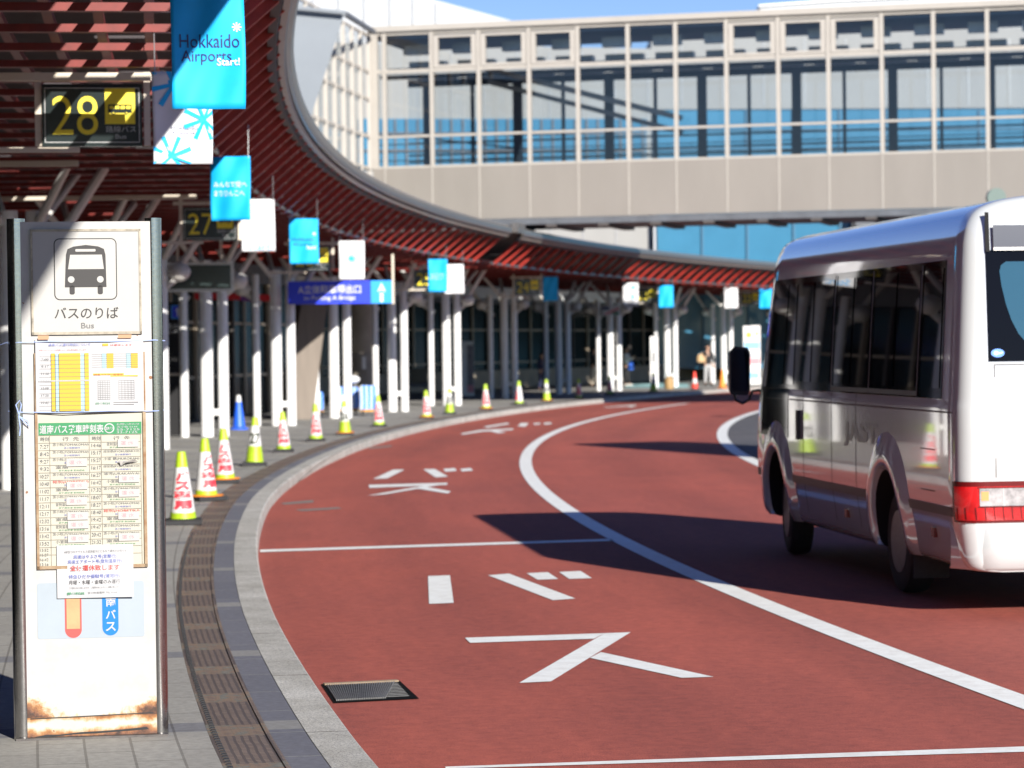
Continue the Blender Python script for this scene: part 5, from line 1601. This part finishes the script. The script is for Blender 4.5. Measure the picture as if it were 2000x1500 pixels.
mm.add(bp_, [(i * 5 + j, (i + 1) * 5 + j, (i + 1) * 5 + j + 1, i * 5 + j + 1) for i in range(24) for j in range(4)], M_body); mm.build('rear_bumper', bus, True, sharp=60)
mm = MB(); rquad(mm, [(-.80, .92), (-.793, .92), (-.793, 1.66), (-.80, 1.66)], .003, M_edge); rquad(mm, [(.793, .92), (.80, .92), (.80, 1.66), (.793, 1.66)], .003, M_edge); rquad(mm, [(-.8, 1.655), (.8, 1.655), (.8, 1.662), (-.8, 1.662)], .003, M_edge)
mm.build('rear_panel_gap', bus)
mm = MB(); q = [(-.775 + .045 * cos(2 * pi * k / 24), 1.735 + .028 * sin(2 * pi * k / 24)) for k in range(24)]
rquad(mm, q, .0145, mat('sticker_blue', (.05, .22, .75), .4)); q = [(-.785 + .016 * cos(2 * pi * k / 16), 1.735 + .012 * sin(2 * pi * k / 16)) for k in range(16)]
rquad(mm, q, .0155, M_whitecloth); rquad(mm, [(-.765, 1.728), (-.742, 1.736), (-.742, 1.742), (-.765, 1.738)], .0155, M_whitecloth); mm.build('oval_sticker', bus)
mm = MB(); rquad(mm, [(-.25, .5), (.25, .5), (.25, .7), (-.25, .7)], .045, M_splate if 'sign_plate_white' in MATS else M_white); mm.build('number_plate', bus)
# windscreen
mm = MB()
for j in range(8):
    pass
vs = []
for i in range(13):
    x = -.82 + 1.64 * i / 12
    for j in range(5):
        z = 1.35 + .98 * j / 4
        vs.append((x, vmap(BUS_L, z) + .004 - .0, z))
mm.add(vs, [(i * 5 + j, i * 5 + j + 1, (i + 1) * 5 + j + 1, (i + 1) * 5 + j) for i in range(12) for j in range(4)], M_bpane); mm.build('windscreen', bus, True)
# wheels
M_rim2 = mat('rim_grey', (.16, .165, .18), .35, .5, var=(20, .2))
for ax in AX:
    for sgn in (-1, 1):
        st = .0 if ax < 3 else -.10
        w = empty('wheel', (0, 0, 0)); w.parent = bus; w.location = (sgn * .86, ax, WR); w.rotation_euler = (0, 0, st if ax > 3 else 0)
        prof = [(.20, -.09), (.30, -.105), (.355, -.09), (.372, -.05), (.374, 0), (.372, .05), (.355, .09), (.30, .105), (.20, .09)]
        mm = MB(); mm.lathe(prof, M_rubber, 40)
        mm.v = [(z, x, y) for x, y, z in mm.v]; mm.build('tyre', w, True)
        mm = MB(); mm.lathe([(.225, .10), (.215, .075), (.19, .05), (.15, .03), (.11, .06), (.09, .085), (.0001, .09)], M_rim2, 36)
        for k in range(6): t = k * pi / 3; mm.lathe([(.018, .03), (.018, .065), (.0001, .066)], M_edge, 8, (.165 * cos(t), .165 * sin(t), 0))
        for k in range(8): t = k * pi / 4; mm.lathe([(.03, .043), (.03, .052), (.0001, .052)], M_arch, 12, (.192 * cos(t), .192 * sin(t), 0))
        mm.v = [(z * sgn, x, y) for x, y, z in mm.v]; mm.build('rim', w, True)
mm = MB(); mm.box((0, 3.9, .42), (1.5, 4.6, .3), M_arch); mm.box((0, 1.95, WR), (1.4, .14, .14), M_arch); mm.box((0, 5.82, WR), (1.3, .12, .12), M_arch); mm.box((0, .7, .36), (1.3, .9, .18), M_arch); mm.build('underbody', bus)
for sgn in (-1, 1):
    mm = MB(); mm.box((sgn * .86, 1.42, .30), (.26, .012, .30), M_rubber); mm.build('mud_flap', bus)
# left mirror on its looped arm
c = P(1443, 722, 25.9)
loc = Matrix.Rotation(-bus.rotation_euler.z, 3, 'Z') @ (c - borig)
mm = MB()
prof = [(-.095, -.20), (-.08, -.23), (.07, -.235), (.095, -.20), (.1, .16), (.075, .205), (-.05, .215), (-.09, .17)]
n_ = len(prof)
mm.add([(loc.x + x, loc.y - .04, loc.z + z) for x, z in prof] + [(loc.x + x * .9, loc.y + .07, loc.z + z * .92) for x, z in prof], [tuple(range(n_)), tuple(range(2 * n_ - 1, n_ - 1, -1))] + [(i, n_ + i, n_ + (i + 1) % n_, (i + 1) % n_) for i in range(n_)], M_black)
mi = mm.build('mirror', bus, True)
mm = MB(); mm.add([(loc.x + x * .82, loc.y - .044, loc.z + z * .86) for x, z in prof], [tuple(range(n_))], M_bpane); mm.build('mirror_glass', mi)
mm = MB(); mm.tube([(loc.x - .05, loc.y, loc.z - .21), (loc.x - .03, loc.y, loc.z - .28), (loc.x + .03, loc.y, loc.z - .31), (loc.x + .09, loc.y, loc.z - .28), (loc.x + .12, loc.y - .02, loc.z - .2), (loc.x + .16, loc.y - .1, loc.z - .19), (loc.x + .26, loc.y - .18, loc.z - .22)], .014, M_black, 8); mm.build('mirror_arm', bus, True)

# ------------------------------------------------------------------ coach ahead of the minibus, casting the second shadow
cf, cb = Vector((4.15, 45.2, 0)), Vector((7.3, 37.3, 0))
ch = (cf - cb).normalized(); cl = Vector((ch.y, -ch.x, 0))
coach = empty('coach', cb + cl * 1.22, atan2(ch.y, ch.x) - pi / 2, 'tall white coach ahead of the minibus, casting the farther shadow across the lane', 'coach')
CLn = (cf - cb).length
prof = [(1.1, .35), (1.22, .5), (1.22, 1.6), (1.19, 2.9), (1.1, 3.12), (.85, 3.2), (0, 3.22)]
prof = prof + [(-x, z) for x, z in prof[-2::-1]]
mm = MB(); vs = []
for y, k_ in ((0, .96), (.12, 1), (CLn - .4, 1), (CLn - .08, .95), (CLn, .86)):
    for x, z in prof: vs.append((x * k_, y, z if z < 3 else z - (1 - k_) * .8))
n_ = len(prof)
mm.add(vs, [(i * n_ + j, (i + 1) * n_ + j, (i + 1) * n_ + j + 1, i * n_ + j + 1) for i in range(4) for j in range(n_ - 1)] + [tuple(range(n_)), tuple(range(5 * n_ - 1, 4 * n_ - 1, -1))] + [(i * n_, i * n_ + n_ - 1, (i + 1) * n_ + n_ - 1, (i + 1) * n_) for i in range(4)], M_body)
o = mm.build('body', coach, True)
bm = bmesh.new(); bm.from_mesh(o.data); bmesh.ops.recalc_face_normals(bm, faces=bm.faces); bm.to_mesh(o.data); bm.free()
for sgn in (-1, 1):
    for k_ in range(5):
        mm = MB(); y0 = .4 + k_ * (CLn - 1) / 5; y1 = y0 + (CLn - 1) / 5 - .06
        q = [(sgn * 1.224, y0, 1.65), (sgn * 1.224, y1, 1.65), (sgn * 1.198, y1, 2.75), (sgn * 1.198, y0, 2.75)]
        mm.add(q, [(0, 1, 2, 3)], M_bpane); mm.build('window', coach)
    mm = MB(); mm.box((sgn * .95, -.02, .9), (.22, .06, .5), M_tail); mm.build('tail_lamp', coach)
    for y in (1.9, CLn - 1.6):
        mm = MB(); mm.tube([(sgn * .95, y, .48), (sgn * 1.225, y, .48)], .48, M_rubber, 28); w = mm.build('wheel', coach, True)
        mm = MB(); mm.tube([(sgn * 1.2, y, .48), (sgn * 1.235, y, .48)], .28, M_steel, 20); mm.build('rim', w, True)
mm = MB(); mm.box((0, -.012, 2.1), (1.9, .02, 1.1), M_bpane); mm.build('rear_window', coach)

# ------------------------------------------------------------------ people
def skin_obj(name, V, E, Rr, mt, parent, root=0, sub=1):
    me = bpy.data.meshes.new(name); me.from_pydata(V, E, [])
    me.materials.append(mt)
    o = bpy.data.objects.new(name, me); COL.objects.link(o); o.parent = parent
    md = o.modifiers.new('skin', 'SKIN'); md.use_smooth_shade = True
    if not me.skin_vertices: return o
    for i, r in enumerate(Rr):
        sv = me.skin_vertices[0].data[i]; sv.radius = (r, r) if not isinstance(r, tuple) else r; sv.use_root = (i == root)
    if sub:
        s2 = o.modifiers.new('sub', 'SUBSURF'); s2.levels = s2.render_levels = sub
    return o
M_skin = mat('skin', (.48, .28, .19), .55); M_hair = mat('hair_dark', (.012, .009, .008), .6)
def person(px, py, ptop, rz, lb, top, trs, hair, la, ra, long_top=0.0, stride=.06, shoes=M_black, extra=None):
    """la / ra: (elbow, wrist) positions for the left and right arm in the figure's own frame; it faces local -y"""
    p = G(px, py, SW); k = ((py - ptop) / F * p.y) / 1.66
    r = empty('person', p, rz, lb, 'person'); r.scale = (k, k, k)
    J = dict(pel=(0, 0, .92), chest=(0, .01, 1.22), neck=(0, .0, 1.40), head0=(0, -.01, 1.48), head=(0, -.025, 1.57), crown=(0, -.01, 1.64))
    V = [J[n] for n in ('pel', 'chest', 'neck', 'head0', 'head', 'crown')]; Rr = [(.14, .1), (.15, .1), .05, .058, .088, .06]
    E_ = [(0, 1), (1, 2), (2, 3), (3, 4), (4, 5)]
    def chain(start, pts, rs):
        a = start
        for q, rr in zip(pts, rs):
            V.append(q); Rr.append(rr); E_.append((a, len(V) - 1)); a = len(V) - 1
        return a
    legs = []
    for sx_, st in ((-1, stride), (1, -stride)):
        pts = [(sx_ * .09, 0, .84), (sx_ * .095, st * .5 - .01, .48), (sx_ * .1, st, .09), (sx_ * .105, st - .13, .04)]
        chain(0, pts, [.085, .058, .04, .035]); legs.append(pts)
    arms = []
    for sx_, (el, wr) in ((-1, ra), (1, la)):
        sh = (sx_ * .18, .01, 1.34)
        a = chain(1, [sh, el, wr], [.055, .042, .03])
        d = (Vector(wr) - Vector(el)).normalized(); sd_ = Vector((1, 0, 0)) if abs(d.x) < .8 else Vector((0, 0, 1))
        sd_ = (sd_ - d * sd_.dot(d)).normalized()
        palm = Vector(wr) + d * .06
        a = chain(a, [tuple(palm)], [(.035, .022)])
        for q in range(4):
            f0 = palm + d * .035 + sd_ * (.022 * (q - 1.5))
            chain(a, [tuple(f0), tuple(f0 + d * (.035, .04, .037, .03)[q] + Vector((0, -.012, -.008)))], [.010, .008])
        t0 = Vector(wr) + d * .03 + sd_ * .035 * -sx_
        chain(a, [tuple(t0), tuple(t0 + d * .04)], [.011, .008])
        arms.append((sh, el, wr))
    skin_obj('body', V, E_, Rr, M_skin, r)
    # trousers
    V2 = [(0, 0, .97), (0, .0, .88)]; R2 = [(.15, .105), (.15, .11)]; E2 = [(0, 1)]
    for pts in legs:
        a = 1
        for q, rr in zip(pts[:3], (.10, .08, .07)): V2.append(q); R2.append(rr); E2.append((a, len(V2) - 1)); a = len(V2) - 1
    skin_obj('trousers', V2, E2, R2, trs, r, 1)
    V3 = [(0, 0, .93 - long_top), (0, 0, 1.08), (0, .01, 1.24), (0, .005, 1.385)]; R3 = [(.165, .125), (.16, .12), (.17, .12), (.075, .07)]; E3 = [(0, 1), (1, 2), (2, 3)]
    for sh, el, wr in arms:
        a = 2
        w2 = tuple(Vector(el).lerp(Vector(wr), .85))
        for q, rr in zip((sh, el, w2), (.075, .06, .048)): V3.append(q); R3.append(rr); E3.append((a, len(V3) - 1)); a = len(V3) - 1
    skin_obj('top', V3, E3, R3, top, r, 1)
    m = MB(); m.ellipsoid((0, .022, 1.595), (.098, .1, .088), M_hair, 18, 12)
    if hair > 0: m.ellipsoid((0, .065, 1.56 - hair / 2), (.088, .055, .06 + hair / 2), M_hair, 16, 10)
    m.build('hair', r, True)
    m = MB()
    for x in (-.033, .033): m.ellipsoid((x, -.108, 1.578), (.011, .006, .007), M_black, 8, 6)
    m.ellipsoid((0, -.118, 1.553), (.011, .016, .018), M_skin, 8, 6); m.ellipsoid((0, -.106, 1.525), (.024, .006, .006), mat('lips', (.4, .12, .1), .5), 8, 6)
    m.build('face', r, True)
    m = MB()
    for sx_ in (-1, 1): m.ellipsoid((sx_ * .09, -.01, 1.565), (.012, .022, .03), M_skin, 8, 6)
    m.build('ears', r, True)
    for pts in legs:
        a, t = pts[2], pts[3]
        m = MB(); m.ellipsoid(((a[0] + t[0]) / 2, (a[1] + t[1]) / 2 - .01, .045), (.048, .125, .045), shoes, 14, 8); m.build('shoe', r, True)
    if extra: extra(r)
    return r
M_jblack = mat('cloth_black', (.012, .012, .014), .8, var=(20, .2)); M_jbeige = mat('cloth_beige', (.5, .44, .35), .8, var=(20, .1)); M_jwhite = mat('cloth_offwhite', (.66, .63, .58), .8, var=(20, .1)); M_jnavy = mat('cloth_navy', (.015, .02, .06), .8); M_jgrey = mat('cloth_grey', (.42, .42, .42), .8, var=(20, .1))
M_bagb = mat('bag_blue', (.03, .13, .6), .6, var=(10, .1)); M_bagt = mat('bag_tan', (.5, .33, .17), .6, var=(10, .15))
def bag(loc, size, mt, strap):
    def f(r):
        m = MB(); x, y, z = loc; a, b, c = size
        m.lathe([(.3, 0), (.5, .04), (.54, .5), (.46, .92), (.3, 1)], mt, 16); m.v = [(x + q[0] * a, y + q[1] * b, z + q[2] * c) for q in m.v]
        o = m.build('handbag', r, True)
        m = MB(); m.tube([(x - a * .3, y, z + c * .95)] + strap + [(x + a * .3, y, z + c * .95)], .012, mt, 6); m.build('strap', o, True)
    return f
person(1161, 756, 680, .9, 'standing person in a black jacket and beige trousers beside a white column', M_jblack, M_jbeige, .28, ((.2, -.1, 1.1), (.1, -.34, 1.18)), ((-.2, -.12, 1.1), (-.08, -.34, 1.2)), .06)
person(1224, 754, 678, 1.1, 'standing person in a white jacket carrying a bright blue bag, looking at a phone', M_jwhite, M_jblack, .1, ((.22, -.08, 1.1), (.08, -.3, 1.22)), ((-.22, -.08, 1.1), (-.06, -.3, 1.22)), .0, .05, M_jwhite, bag((.24, -.08, .68), (.42, .2, .38), M_bagb, [(.2, 0, 1.3)]))
person(1383, 753, 674, .3, 'person in a black vest over white sleeves with a tan shoulder bag and grey trousers', M_jblack, M_jgrey, .0, ((.27, .02, 1.1), (.25, -.03, .86)), ((-.27, -.1, 1.15), (-.12, -.22, 1.42)), .12, .08, M_black, bag((-.3, -.05, .95), (.36, .22, .34), M_bagt, [(-.15, 0, 1.38)]))
person(1059, 763, 690, .7, 'dim figure in dark navy clothes partly hidden by the shaded column', M_jnavy, M_jnavy, .1, ((.22, 0, 1.1), (.2, -.1, .88)), ((-.22, 0, 1.1), (-.2, -.1, .88)), .0)
